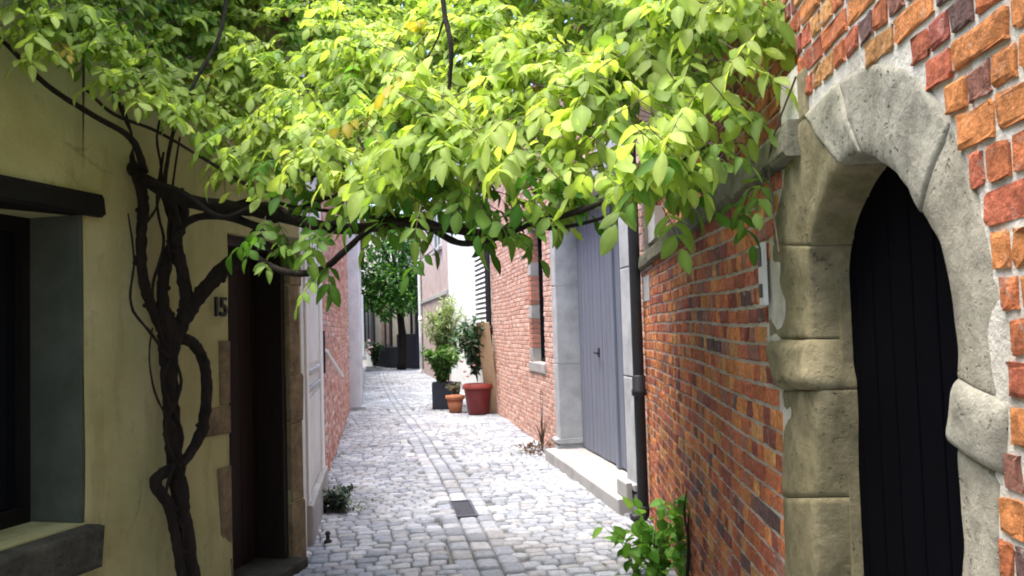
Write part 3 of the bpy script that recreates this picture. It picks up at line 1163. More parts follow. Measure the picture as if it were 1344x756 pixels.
dp_s = R2.sz(841, 600, 0.1)[0]
dp_s = R2.sz(842, 600, 0.1)[0]
downpipe(gate_house, R2, dp_s, 0.10, 0.046, 0.0, 4.5, [1.02])
sh = MB()
lathe(sh, R2.W(dp_s, -0.02, 0.17), [(0.11, 0), (0.12, 0.03), (0.09, 0.045), (0.06, 0.045)], 14)
sh.build('gully', M['blue_stone'], gate_house, smooth=True)
downpipe(gate_house, R2, R2.L - 0.02, 0.07, 0.055, 0.0, 4.5, [1.5])
rf = MB()
R2.box(rf, 0, R2.L, HZ2, HZ2 + 0.14, -4, 0.15)
R2.box(rf, 0, R2.L, -0.1, HZ2, -4, -0.41)
rf.build('roof', M['roof_tile'], gate_house)

# ================================================================== RIGHT: farther houses
def house(name, wl, s0, s1, top, mat, label, cat='house', depth=4.0):
    t = thing(name, wl.W((s0 + s1) / 2, 0, -0.3), label, cat)
    mb = MB()
    wl.box(mb, s0, s1, -0.1, top, -0.3, 0)
    mb.build('wall', mat, t)
    mb = MB()
    wl.box(mb, s0, s1, -0.1, top, -depth, -0.31)
    wl.box(mb, s0 - 0.02, s1 + 0.02, top + .002, top + 0.14, -depth, 0.14)
    mb.build('roof', M['roof_tile'], t)
    return t


def window(parent, wl, s0, s1, z0, z1, frame='white_paint', sill='pale_stone', rec=-0.10, bars=(1, 1), proud=False):
    """shallow-set window built onto a wall: pane, frame, sill"""
    o = 0.004
    mb = MB(); wl.box(mb, s0, s1, z0, z1, o, o + 0.006)
    w = mb.build('window', M['glass_dark'], parent)
    f = MB()
    b = 0.055
    for a in ((s0 - b, s0, z0 - b, z1 + b), (s1, s1 + b, z0 - b, z1 + b), (s0, s1, z0 - b, z0), (s0, s1, z1, z1 + b)):
        wl.box(f, *a, -0.05, 0.05)
    for i in range(1, bars[0] + 1):
        c = s0 + (s1 - s0) * i / (bars[0] + 1)
        wl.box(f, c - .02, c + .02, z0, z1, o + .007, 0.04)
    for i in range(1, bars[1] + 1):
        c = z0 + (z1 - z0) * i / (bars[1] + 1)
        wl.box(f, s0, s1, c - .018, c + .018, o + .007, 0.037)
    f.build('frame', M[frame], w)
    g = MB(); wl.box(g, s0 - .12, s1 + .12, z0 - b - 0.1, z0 - b - 0.002, -0.05, 0.11, bev=0.01)
    g.build('sill', M[sill], w)
    return w


s_a, s_b, s_c = R3.sz(622, 430)[0], R3.sz(590, 430)[0], R3.L
white_house = house('white_house', R3, 0.0, s_b - 0.01, 4.6, M['offwhite'], 'bright white rendered house with louvred shutter behind the flower pots')
# louvred shutter on the near end
sh = MB(); s0_, s1_ = R3.sz(641, 400, .05)[0], R3.sz(624, 400, .05)[0]
s0_ = max(s0_, 0.15)
z = 1.0
shr = MB()
R3.box(shr, s0_, s0_ + .07, 0.95, 3.6, 0.012, 0.06); R3.box(shr, s1_ - .07, s1_, 0.95, 3.6, 0.012, 0.06)
R3.box(shr, s0_ + .07, s1_ - .07, 0.95, 1.0, 0.012, 0.06); R3.box(shr, s0_ + .07, s1_ - .07, 3.55, 3.6, 0.012, 0.06)
shr.build('shutter_frame', M['white_paint'], white_house)
lv = MB()
while z < 3.5:
    P = [R3.W(s0_ + .07, z, .055), R3.W(s1_ - .07, z, .055), R3.W(s1_ - .07, z + .075, .012), R3.W(s0_ + .07, z + .075, .012),
         R3.W(s0_ + .07, z + .02, .062), R3.W(s1_ - .07, z + .02, .062), R3.W(s1_ - .07, z + .09, .02), R3.W(s0_ + .07, z + .09, .02)]
    lv.add(P, BOXF)
    z += 0.105
lv.build('louvre', M['white_paint'], white_house)
mb = MB(); R3.box(mb, s0_ - .02, s1_ + .02, 0.9, 3.62, 0.002, 0.008); mb.build('shutter_back', M['slate_paint'], white_house)

pink_house = house('pink_house', R3, s_b + 0.01, s_c, 5.6, M['pink_plaster'], 'dull pink rendered house with small sash window near lane end')
p0, p1 = R3.sz(580, 330), R3.sz(571, 330)
window(pink_house, R3, p0[0], p1[0], R3.sz(575, 325)[1], R3.sz(575, 325)[1] + 1.3, 'white_paint', 'pale_stone')
p0, p1 = R3.sz(586, 400), R3.sz(573, 400)
window(pink_house, R3, p0[0], p1[0], 0.9, 2.1, 'dark_wood', 'blue_stone')
band = MB(); R3.box(band, s_b + .02, s_c - .02, R3.sz(570, 393)[1], R3.sz(570, 388)[1], 0.001, 0.06, bev=.01); band.build('cornice', M['pale_stone'], pink_house)
downpipe(pink_house, R3, s_c - 0.05, 0.09, 0.06, 0.0, 5.5, [2.0], mat='white_paint')

# ================================================================== END OF THE LANE
e0 = at(556, 484, 36.0); e1 = at(466, 470, 43.0)
E = Wall((e0.x + 0.6, e0.y - 1.2), (e1.x - 2.5, e1.y + 3.0), 'left')
end_house = house('cream_house', E, 0, E.L, 6.5, M['cream'], 'cream house with dark timber posts and slate base closing the lane')
ps = MB()
for px, w in ((548, 0.10), (541, 0.05), (514, 0.09), (507, 0.06), (491, 0.12)):
    s = E.sz(px, 440)[0]
    E.box(ps, s - w, s + w, 0.0, 4.4, -0.05, 0.07, bev=0.01)
ps.build('timber_post', M['slate_paint'], end_house)
ww = E.sz(488, 420)[0], E.sz(479, 420)[0]
window(end_house, E, ww[0], ww[1], 1.1, 2.9, 'slate_paint', 'blue_stone')
ww = E.sz(511, 420)[0], E.sz(501, 420)[0]
pn = MB(); E.box(pn, ww[0], ww[1], 1.0, 3.4, 0.003, 0.03, bev=.005); pn.build('shutter_panel', M['pink_plaster'], end_house)
s0_, s1_ = E.sz(556, 450)[0], E.sz(530, 450)[0]
pb = MB(); E.box(pb, s0_, s1_, -0.05, E.sz(545, 438)[1], 0.002, 0.35, bev=0.02)
pb.build('slate_base', M['slate_paint'], end_house)
s2_ = E.sz(498, 450)[0]
pb = MB(); E.box(pb, s1_ + 0.02, s2_, -0.05, E.sz(515, 455)[1], 0.002, 0.3, bev=0.02)
pb.build('slate_base', M['slate_paint'], end_house)


# ================================================================== LEFT: plastered house
ph = thing('plastered_house', L1.W(4.5, 0, -0.3), 'yellow ochre plastered house numbered 15 with dark lintelled window', 'house')
HZ1 = 3.75
wj, _ = L1.sz(110, 500); zs = L1.sz(110, 686)[1]; zl = L1.sz(120, 284)[1]; zl2 = L1.sz(130, 258)[1]
wi = wj - 1.15
dj0, dj1 = L1.sz(300, 550)[0], L1.sz(380, 550)[0]
ZD = 2.25
w1 = MB()
L1.box(w1, -5.0, wi, -0.1, HZ1, -0.4, 0)
L1.box(w1, wi, wj, -0.1, zs, -0.4, 0)
L1.box(w1, wi, wj, zl, HZ1, -0.4, 0)


def plaster_face(mb, s0, s1, z0, z1):
    ns, nz = max(2, int((s1 - s0) / .07)), max(2, int((z1 - z0) / .07))
    S, Z = np.meshgrid(np.linspace(s0, s1, ns), np.linspace(z0, z1, nz))
    O = 0.012 * np.sin(S * 3.1 + Z * 1.7) * np.sin(Z * 2.3 + 1) + 0.004 * np.sin(S * 9 + Z * 6)
    V = L1.W(S.ravel(), Z.ravel(), O.ravel() + 0.001)
    Fs = [(i * ns + j, i * ns + j + 1, (i + 1) * ns + j + 1, (i + 1) * ns + j) for i in range(nz - 1) for j in range(ns - 1)]
    if L1.flip: Fs = [f[::-1] for f in Fs]
    mb.add(V, Fs)


L1.box(w1, wj, dj0, -0.1, HZ1, -0.4, -0.02)
plaster_face(w1, wj, dj0, -0.1, HZ1)
L1.box(w1, dj0, dj1, ZD, HZ1, -0.4, 0)
L1.box(w1, dj1, L1.L, -0.1, HZ1, -0.4, 0)
w1.build('wall', M['plaster'], ph, smooth=False)
win = MB(); L1.box(win, wi, wj, zs, zl, -0.36, -0.34)
win = win.build('window', M['glass_dark'], ph)
f = MB()
for a in ((wi, wi + .07, zs, zl), (wj - .06, wj - .005, zs, zl), (wi + .07, wj - .06, zs, zs + .07), (wi + .07, wj - .06, zl - .07, zl), ((wi + wj) / 2 - .04, (wi + wj) / 2 + .04, zs + .07, zl - .07)):
    L1.box(f, *a, -0.339, -0.29)
f.build('frame', M['dark_wood'], win)
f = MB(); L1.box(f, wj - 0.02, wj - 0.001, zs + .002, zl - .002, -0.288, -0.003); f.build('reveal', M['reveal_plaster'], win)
f = MB(); L1.box(f, wi - .3, wj + L1.sz(130, 270)[0] - wj + .0, zl, zl2, -0.25, 0.035, bev=.012, jit=.004); f.build('lintel', M['dark_wood'], win)
f = MB(); L1.box(f, wi - .2, wj + .02, zs - L1.sz(100, 686)[1] + L1.sz(100, 745)[1], zs - .004, -0.33, 0.10, bev=.035, jit=.004); f.build('sill', M['sill_stone'], win)
# door
d = MB()
nn = 6
w = (dj1 - dj0) / nn
for i in range(nn):
    L1.box(d, dj0 + i * w + .003, dj0 + (i + 1) * w - .003, 0.06, ZD, -0.28, -0.23, bev=.006)
L1.box(d, dj0, dj1, 0.06, ZD, -0.30, -0.265)
door = d.build('door', M['brown_door'], ph)
k = MB()
ks, kz = L1.sz(312, 534, -0.2)
lathe(k, L1.W(dj0 + 0.12, 1.02, -0.225), [(0.012, 0), (0.018, 0.01), (0.018, 0.022), (0.01, 0.03)], 12)
k.build('knob', M['enamel'], door)
f = MB()
L1.box(f, dj0, dj0 + .06, 0.0, ZD, -0.225, -0.03, bev=.006); L1.box(f, dj1 - .05, dj1, 0.0, ZD, -0.225, -0.02, bev=.006); L1.box(f, dj0 + .06, dj1 - .05, ZD - .07, ZD, -0.225, -0.05, bev=.006)
f.build('door_frame', M['brown_door'], ph)
f = MB(); L1.box(f, dj0 - .02, dj1 + .02, -0.05, 0.055, -0.3, 0.12, bev=.015); f.build('doorstep', M['sill_stone'], ph)
# toothed sandstone jambs
def toothed(s_edge, sgn, rows):
    for (z0, z1, w) in rows:
        m = MB()
        L1.box(m, s_edge - sgn * .005, s_edge + sgn * w, z0 + .003, z1 - .003, -0.2, 0.016, bev=.012, jit=.003)
        m.build('jamb_stone', M['jamb_stone'], ph)


def zL(px, py): return L1.sz(px, py)[1]
toothed(dj0, -1, [(zL(290, 532), zL(290, 447), 0.10), (zL(285, 572), zL(285, 534), 0.26), (zL(285, 735), zL(285, 615), 0.13), (0, zL(285, 738), 0.05)])
toothed(dj1, 1, [(0.0, 0.42, L1.L - dj1 - .002), (0.43, 0.98, 0.16), (0.98, 1.32, L1.L - dj1 - .002), (1.32, 1.95, 0.14), (1.95, 2.3, L1.L - dj1 - .002)])
r = MB()
L1.box(r, -5.0, L1.L, HZ1, HZ1 + .12, -4, 0.40)
L1.box(r, -5.0, L1.L, -0.1, HZ1, -4, -0.41)
r.build('roof', M['roof_tile'], ph)
# corner return of the house towards the lane beyond
c = MB()
CR = Wall(L1.W(L1.L, 0, 0)[:2], (-1.60, 6.42), 'right')
CR.box(c, 0.0, CR.L, -0.1, HZ1, -0.3, -0.003)
c.build('corner', M['offwhite'], ph)
# number 15
cu = bpy.data.curves.new('house_number', 'FONT')
cu.body = '15'
cu.size = 0.165
cu.space_character = 0.9
cu.extrude = 0.008
cu.offset = 0.0025
cu.align_x = 'CENTER'
tmp = bpy.data.objects.new('tmp_number', cu)
COL.objects.link(tmp)
dg = bpy.context.evaluated_depsgraph_get()
me = bpy.data.meshes.new_from_object(tmp.evaluated_get(dg))
me.name = 'house_number'
bpy.data.objects.remove(tmp)
me.materials.clear(); me.materials.append(M['digit'])
ns, nz = L1.sz(283, 415)
pn = L1.W(ns, nz, 0.03)
Xv, Zv = np.append(L1.t, 0), np.array([0, 0, 1.0])
Nv = np.append(L1.nrm, 0)
num = bpy.data.objects.new('house_number', me)
COL.objects.link(num)
num.parent = ph
num.matrix_local = Matrix(((Xv[0], Zv[0], Nv[0], pn[0] - WORLD[ph.name][0]), (Xv[1], Zv[1], Nv[1], pn[1] - WORLD[ph.name][1]), (Xv[2], Zv[2], Nv[2], pn[2] - WORLD[ph.name][2]), (0, 0, 0, 1)))
num['label'] = 'black house number 15'

# ================================================================== LEFT: white doorcase, brick house, pale wall
wh = thing('white_doorcase_house', L2.W(1.1, 0, -0.3), 'narrow white painted house front with panelled white door', 'house')
m = MB(); L2.box(m, 0, L2.L, -0.1, 4.2, -0.3, 0); m.build('wall', M['offwhite'], wh)
m = MB(); L2.box(m, 0, L2.L, -0.1, 4.2, -4, -.31); L2.box(m, 0, L2.L, 4.202, 4.3, -4, .12); m.build('roof', M['roof_tile'], wh)
m = MB(); L2.box(m, 0.02, 0.22, 0.3, 4.0, 0.001, 0.03, bev=.006); m.build('pilaster', M['white_paint'], wh)
m = MB(); L2.box(m, 1.62, L2.L - .02, 0.3, 4.0, 0.001, 0.035, bev=.006); m.build('pilaster', M['white_paint'], wh)
m = MB(); L2.box(m, 0.25, 1.6, 0.32, 3.6, 0.001, 0.008); dw = m.build('door', M['offwhite'], wh)
for z0, z1 in ((0.42, 1.08), (1.36, 1.98), (2.26, 2.9)):
    m = MB(); L2.box(m, 0.32, 1.54, z0, z1, 0.009, 0.018, bev=.006); m.build('panel', M['offwhite'], dw)
for z in (1.13, 1.27, 2.03, 2.17):
    m = MB(); L2.box(m, 0.25, 1.6, z, z + .045, 0.009, 0.03, bev=.008); m.build('rail', M['blue_stone'], dw)
m = MB(); L2.box(m, 0.0, L2.L, -0.05, 0.30, 0.001, 0.06, bev=.015); m.build('plinth', M['pale_stone'], wh)
m = MB()
bp = L2.W(0.05, 0, 0.16)
lathe(m, bp, [(0.03, 0), (0.032, 0.02), (0.016, 0.03), (0.014, 0.06), (0.024, 0.07), (0.015, 0.09)], 12)
boot = m.build('boot_scraper', M['iron'], None, smooth=True)
tag(boot, 'small black iron boot scraper post at foot of white doorcase', 'boot scraper')

PAL_L = [(0.48, 0.27, 0.21), (0.42, 0.2, 0.15), (0.54, 0.35, 0.30), (0.56, 0.43, 0.39)]  # pale reds mixed brick by brick
bh = thing('left_brick_house', L3.W(4, 0, -0.3), 'pale red brick house front between white doorcase and pale pilaster', 'house')
m = MB()
L3.box(m, 0, L3.L, -0.1, 4.8, -0.3, 0)
lay_bricks(m, L3, brick_pattern(0, L3.L, 0, 4.8, 0.185, 0.068, 0.012), PAL_L, [3, 2, 2, 1.5], None, (.005, .014), False, jit=.002)
m.build('wall', [M['mortar_pale'], M['brick_far']], bh)
m = MB(); L3.box(m, 0, L3.L, -.1, 4.8, -4, -.31); L3.box(m, 0, L3.L, 4.802, 4.9, -4, .12); m.build('roof', M['roof_tile'], bh)
m = MB()
s_, z_ = L3.sz(427, 462, .05)
m2 = Wall(L3.W(L3.L, 0, 0)[:2], L3.W(L3.L, 0, .28)[:2], 'right')
L3.box(m, L3.L - 0.02, L3.L + 0.35, -0.05, 4.8, -0.1, 0.24, bev=.015)
m.build('pilaster', M['grey_plaster'], bh)
m = MB(); L3.box(m, L3.L - 0.06, L3.L + 0.39, -0.05, 0.07, -0.1, 0.33, bev=.015); m.build('plinth', M['blue_stone'], bh)
# iron shutter stay with pale arm
ss = max(0.25, s_)
st = thing('shutter_stay', L3.W(ss, z_ - .3, 0.02), 'dark iron shutter stay with pale arm on the left brick wall', 'bracket')
m = MB(); L3.box(m, ss - .04, ss + .04, z_ - .22, z_ + .22, 0.012, 0.05, bev=.006); m.build('plate', M['iron'], st)
m = MB(); tube(m, [L3.W(ss, z_ + .02, .05), L3.W(ss + .2, z_ - .12, .12), L3.W(ss + .45, z_ - .28, .2)], .02, 8, 2); m.build('arm', M['white_paint'], st)

pw = house('pale_terrace', L4, 0.4, L4.L, 4.6, M['grey_plaster'], 'pale grey rendered house beyond the left pilaster')
window(pw, L4, 6, 7.0, 1.0, 2.6, 'white_paint', 'blue_stone')
window(pw, L4, 10, 11.0, 1.0, 2.6, 'white_paint', 'blue_stone')
window(pw, L4, 15, 16, 1.0, 2.6, 'white_paint', 'blue_stone')


# ================================================================== WISTERIA
vine = thing('wisteria_vine', ground(255, 800) * 0 + Vector(L1.W(L1.sz(245, 700)[0], 0, 0.15)), 'old wisteria vine with twisted dark stems arching over the lane', 'vine')


def onL1(px, py, o=0.10):
    s, z = L1.sz(px, py, o)
    return L1.W(s, max(z, 0.0), o)


def pr(px_r, p):
    return px_r * p[1] / F


def strand(pts, knob=0.07, o=0.12, seg=10):
    """pts: (px, py, radius_px[, o])"""
    P = [onL1(a[0], a[1], a[3] if len(a) > 3 else o) for a in pts]
    return P, [pr(a[2] * 0.88, p) for a, p in zip(pts, P)]


tr = MB()
low = ground(262, 900)
for pts in (
    [(275, 905, 14, .22), (255, 770, 11, .18), (243, 700, 12.5, .15), (234, 640, 12, .13), (226, 560, 12, .12), (222, 490, 12, .12), (222, 435, 15, .14), (214, 400, 9, .12), (217, 350, 9, .12), (232, 310, 9, .12), (240, 280, 9, .14), (232, 250, 10, .15)],
    [(226, 450, 13, .16), (244, 405, 10, .18), (240, 360, 9, .2), (231, 320, 9, .18), (228, 285, 9, .16), (215, 245, 10, .15)],
    [(224, 445, 12, .12), (205, 415, 8, .09), (190, 375, 7.5, .08), (185, 320, 7.5, .08), (188, 265, 8, .08), (180, 225, 9, .10)],
    [(232, 440, 10, .16), (258, 456, 8, .17), (271, 495, 8, .16), (266, 560, 8, .15), (243, 603, 7.5, .15), (204, 630, 8.5, .12), (222, 665, 8, .14), (233, 720, 7, .16), (245, 790, 7, .2), (268, 905, 8, .25)],
    [(238, 425, 11, .18), (262, 388, 11, .24), (292, 355, 12, .32), (322, 330, 11, .45), (345, 300, 10, .6)],
):
    P, rr = strand(pts)
    tube(tr, P, rr, 14, 9, 0.09)
for pts in (
    [(262, 880, 3), (240, 720, 3), (246, 640, 2.6), (216, 570, 2.6), (238, 500, 2.6), (212, 440, 2.6), (200, 380, 2.4), (215, 320, 2.2), (206, 265, 2.2), (215, 200, 2)],
    [(262, 880, 2.5), (252, 720, 2.5), (218, 650, 2.4), (240, 575, 2.2), (214, 500, 2.2), (240, 440, 2), (250, 380, 2), (222, 330, 2), (226, 250, 1.8), (236, 180, 1.6)],
    [(222, 470, 3), (200, 440, 2.5), (172, 400, 2), (176, 340, 1.6), (168, 280, 1.3)],
    [(228, 560, 2.4), (205, 520, 1.8), (196, 470, 1.4), (200, 430, 1.2)],
    [(186, 300, 2.5), (206, 270, 2), (212, 225, 2), (206, 180, 1.8), (216, 130, 1.5)],
):
    P, rr = strand(pts, o=0.17)
    tube(tr, P, rr, 6, 6, 0.12)
for _ in range(46):
    i_ = rng.integers(0, len(tr.v[0]))
    cpt = tr.v[rng.integers(0, 5)]; cpt = cpt[rng.integers(0, len(cpt))]
    if cpt[2] < 0.3: continue
    lathe(tr, cpt - np.array([0, 0, .012]), [(.004, 0), (.013, .008), (.014, .018), (.004, .028)], 7)
trunk = tr.build('trunk', M['bark'], vine, smooth=True)


def branch(pts, knob=0.06, seg=8, parent=None):
    P = [at(a[0], a[1], a[2]) for a in pts]
    rr = [a[3] * 0.62 * a[2] / F for a in pts]
    b = MB()
    tube(b, P, rr, seg, 6, knob)
    return b.build('branch', M['bark'], vine, smooth=True)


# main arm across the lane and the others (px, py, distance, radius px)
branch([(160, 212, 4.35, 8), (185, 232, 4.3, 13), (240, 262, 4.2, 15), (320, 274, 4.0, 14), (385, 288, 3.8, 13), (440, 300, 3.6, 12), (500, 297, 3.35, 11), (545, 290, 3.15, 10), (585, 300, 3.0, 9), (640, 305, 2.85, 8), (700, 292, 2.7, 8), (750, 280, 2.6, 7), (800, 262, 2.5, 5), (850, 238, 2.5, 4), (930, 190, 2.5, 3)], seg=12)
branch([(182, 236, 4.25, 6), (235, 250, 4.1, 6), (290, 285, 3.95, 6.5), (350, 268, 3.8, 6), (410, 296, 3.6, 6), (480, 284, 3.35, 5), (560, 300, 3.0, 5), (630, 292, 2.85, 4)])
branch([(345, 300, 3.95, 9), (300, 285, 4.1, 9), (260, 285, 4.2, 8), (235, 300, 4.3, 7)])
branch([(-40, 15, 3.4, 4), (10, 60, 3.5, 5), (62, 112, 3.65, 6), (120, 150, 3.85, 6.5), (172, 182, 4.1, 7), (190, 225, 4.3, 9)])
branch([(110, 115, 3.6, 3), (150, 150, 3.9, 4), (205, 172, 4.0, 3.5), (262, 205, 3.95, 3.5), (320, 240, 3.85, 4), (372, 268, 3.8, 4), (440, 278, 3.7, 4)])
branch([(520, 283, 3.2, 6), (480, 305, 3.3, 6.5), (450, 332, 3.35, 7), (425, 352, 3.4, 7.5), (395, 359, 3.5, 8), (360, 352, 3.6, 7), (325, 330, 3.8, 6)])
branch([(300, 272, 4.1, 8), (350, 255, 3.9, 6), (420, 228, 3.7, 5), (490, 215, 3.6, 4), (560, 190, 3.6, 3)])
branch([(360, 290, 3.9, 6), (400, 270, 3.7, 5), (455, 250, 3.5, 4), (485, 220, 3.4, 3.5), (470, 180, 3.5, 3)])
branch([(578, -30, 3.3, 6), (584, 20, 3.25, 5.5), (592, 60, 3.2, 5.5), (590, 110, 3.2, 4), (585, 150, 3.2, 3)])
branch([(583, 25, 3.25, 3), (570, 60, 3.25, 2.2), (545, 95, 3.2, 2), (515, 125, 3.2, 1.6)], seg=6)
branch([(930, -30, 3.0, 4), (895, 10, 3.0, 3.5), (870, 40, 3.0, 3), (845, 60, 3.0, 2)], seg=6)
branch([(215, 250, 4.25, 5), (220, 210, 4.2, 4.5), (232, 160, 4.1, 4), (260, 100, 4.2, 4), (290, 40, 4.4, 4), (300, -40, 4.6, 4)])
branch([(185, 232, 4.3, 6), (172, 205, 4.35, 7), (170, 175, 4.35, 6), (150, 120, 4.2, 5), (100, 50, 4.1, 4), (60, -20, 4.0, 4)])
branch([(690, 292, 2.72, 5), (720, 300, 2.65, 4.5), (770, 292, 2.6, 4), (820, 275, 2.5, 3)], seg=6)
branch([(560, 295, 3.1, 8), (600, 318, 2.95, 7), (640, 316, 2.85, 6), (690, 298, 2.75, 5)])

# foliage: a bank of leaves that rises and recedes from its drooping lower edge
EDGE = [(-140, -40, 2.9), (-40, 20, 3.1), (50, 55, 3.3), (140, 105, 3.6), (215, 135, 3.85), (290, 165, 3.8), (340, 200, 3.7), (400, 210, 3.5), (470, 225, 3.2), (560, 212, 2.85), (640, 215, 2.65), (700, 202, 2.5), (780, 195, 2.4), (860, 205, 2.35), (925, 180, 2.35), (980, 120, 2.4), (1020, 60, 2.5), (1045, 0, 2.65), (1060, -40, 2.8)]
EP = np.array([tuple(at(*e)) for e in EDGE])
acc = np.concatenate([[0], np.cumsum(np.linalg.norm(np.diff(EP, axis=0), axis=1))])


def edge_at(u):
    return np.stack([np.interp(u * acc[-1], acc, EP[:, k]) for k in range(3)], 1)


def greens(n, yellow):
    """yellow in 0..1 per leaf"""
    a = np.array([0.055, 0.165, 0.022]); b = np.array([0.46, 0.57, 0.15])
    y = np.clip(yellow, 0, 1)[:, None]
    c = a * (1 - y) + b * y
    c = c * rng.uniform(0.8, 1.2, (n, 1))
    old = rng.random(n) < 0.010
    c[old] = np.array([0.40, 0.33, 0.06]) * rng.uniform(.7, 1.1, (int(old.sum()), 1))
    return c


def bank(n, depth_lo, depth_hi, lsz, yel, up_tilt, spread=1.0, u0=0.0, u1=1.0, v_lo=0.0, v_hi=1.0):
    u = rng.uniform(u0, u1, n)
    v = rng.uniform(v_lo, v_hi, n)
    base = edge_at(u)
    dist = base[:, 1]
    rise = R(44)
    Lr = 2.75 + 0.25 * (dist - 2.3)
    p = base + np.stack([np.zeros(n), np.cos(rise) * Lr * v, np.sin(rise) * Lr * v], 1)
    # lumpy surface
    lump = 0.10 * np.sin(p[:, 0] * 5 + p[:, 2] * 3) + 0.08 * np.sin(p[:, 0] * 11 + p[:, 2] * 8 + 1.3)
    dep = rng.uniform(depth_lo, depth_hi, n) + lump
    p = p + np.stack([np.zeros(n), np.sin(rise) * dep, -np.cos(rise) * dep * 0.75], 1)
    az = rng.normal(0, 1.15, n)
    d = np.stack([np.sin(az), -np.cos(az), -rng.uniform(0.0, 0.5, n) + up_tilt], 1)
    L = rng.uniform(0.16, 0.26, n)
    p = p - d * (L * 0.5)[:, None]
    z = lsz * rng.uniform(0.7, 1.2, n)
    k = (p[:, 0] < 0.285 * p[:, 1]) | (rng.random(n) < 0.3)      # thins out towards the brick wall
    return p[k], d[k], L[k], z[k], v[k]


fo = MB()
p, d, L, z, v = bank(2350, 0.0, 0.16, 0.072, None, 0.14)
def patch(p):
    return 0.5 * np.sin(p[:, 0] * 4.1 + 2.0 * np.sin(p[:, 2] * 3.3)) * np.sin(p[:, 2] * 5.3 + p[:, 0] * 2.2) + 0.5 * np.sin(p[:, 0] * 9.7 + p[:, 1] * 6.1)


keep = (patch(p) > -0.55) & ((p[:, 0] < 0.45) | (rng.random(len(p)) < 0.6))
p, d, L, z, v = p[keep], d[keep], L[keep], z[keep], v[keep]
yl = 0.62 + 0.28 * patch(p) + rng.normal(0, 0.22, len(p)) + 0.25 * v  # upper leaves paler: sunlit brightness put into the tint
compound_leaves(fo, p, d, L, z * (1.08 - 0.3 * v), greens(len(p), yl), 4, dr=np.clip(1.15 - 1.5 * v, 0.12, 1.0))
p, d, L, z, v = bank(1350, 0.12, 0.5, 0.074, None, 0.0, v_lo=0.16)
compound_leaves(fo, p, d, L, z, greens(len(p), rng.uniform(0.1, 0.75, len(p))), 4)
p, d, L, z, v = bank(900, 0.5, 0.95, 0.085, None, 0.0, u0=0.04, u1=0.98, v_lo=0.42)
compound_leaves(fo, p, d, L, z, greens(len(p), rng.uniform(0.0, 0.4, len(p))), 4)  # deep leaves tinted dark for the shade inside the canopy
# drooping fringe along the lower edge
p, d, L, z, v = bank(120, -0.05, 0.08, 0.086, None, -0.25, u0=0.02, u1=0.97, v_lo=-0.02, v_hi=0.16)
compound_leaves(fo, p, d, L, z, greens(len(p), rng.uniform(0.35, 0.9, len(p))), 4)
p, d, L, z, v = bank(55, -0.1, 0.05, 0.102, None, -0.3, u0=0.52, u1=0.86, v_lo=0.0, v_hi=0.3)
compound_leaves(fo, p, d, L, z, greens(len(p), rng.uniform(0.55, 0.95, len(p))), 3)
# unseen extra vine leaves above the view, added to shade the plastered house
n = 750
p = np.stack([rng.uniform(-3.2, -1.3, n), rng.uniform(-2.5, 2.7, n), rng.uniform(2.95, 3.3, n)], 1)
p[:150, 1] = rng.uniform(1.5, 2.7, 150)  # gathered here to keep the sun off the window sill
az = rng.uniform(0, 6.28, n)
compound_leaves(fo, p, np.stack([np.sin(az), np.cos(az), rng.uniform(-.3, .2, n)], 1), rng.uniform(.16, .26, n), rng.uniform(.07, .1, n), greens(n, rng.uniform(.2, .9, n)), 4)
# shoots under the arm, tinted darker for the unlit underside
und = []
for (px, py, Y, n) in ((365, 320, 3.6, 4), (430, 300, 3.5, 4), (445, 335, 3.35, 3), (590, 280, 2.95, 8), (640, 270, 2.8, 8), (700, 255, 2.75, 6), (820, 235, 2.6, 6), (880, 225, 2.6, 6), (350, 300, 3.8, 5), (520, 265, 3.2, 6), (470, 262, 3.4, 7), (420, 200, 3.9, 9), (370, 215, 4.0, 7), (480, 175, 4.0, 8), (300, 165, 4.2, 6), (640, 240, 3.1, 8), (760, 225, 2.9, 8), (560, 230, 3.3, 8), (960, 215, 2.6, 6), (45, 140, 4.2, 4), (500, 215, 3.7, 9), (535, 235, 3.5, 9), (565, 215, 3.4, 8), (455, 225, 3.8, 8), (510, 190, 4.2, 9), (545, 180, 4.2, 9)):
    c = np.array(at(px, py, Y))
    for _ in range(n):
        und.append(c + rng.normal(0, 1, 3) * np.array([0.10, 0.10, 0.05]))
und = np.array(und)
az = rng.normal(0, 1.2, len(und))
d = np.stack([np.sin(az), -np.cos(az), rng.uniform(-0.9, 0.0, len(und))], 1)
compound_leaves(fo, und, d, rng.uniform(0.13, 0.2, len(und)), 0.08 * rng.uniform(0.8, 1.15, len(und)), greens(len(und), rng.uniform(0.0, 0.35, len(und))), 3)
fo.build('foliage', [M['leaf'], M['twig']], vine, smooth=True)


# ================================================================== PLANTS
def bush(mb, c, rad, n, size, tmpl, cols, updir=0.4, shell=0.35, mi=0):
    c = np.array(c, float)
    u = rnd_unit(n)
    r = rng.uniform(shell, 1.0, n)[:, None] ** 0.6
    lob = 1 + 0.22 * np.sin(u[:, :1] * 7 + u[:, 2:] * 5) + 0.12 * np.sin(u[:, 1:2] * 13)
    p = c + u * r * lob * np.array(rad)
    d = u + rng.normal(0, 0.5, (n, 3)) + np.array([0, 0, updir])
    up = rnd_unit(n) * 0.6 + np.array([0, -0.3, 1.0])
    cols = np.array(cols)
    t = cols[rng.integers(len(cols), size=n)] * rng.uniform(0.8, 1.2, (n, 1))
    scatter_leaves(mb, p, d, up, size * rng.uniform(0.7, 1.25, n), t, tmpl, mi)


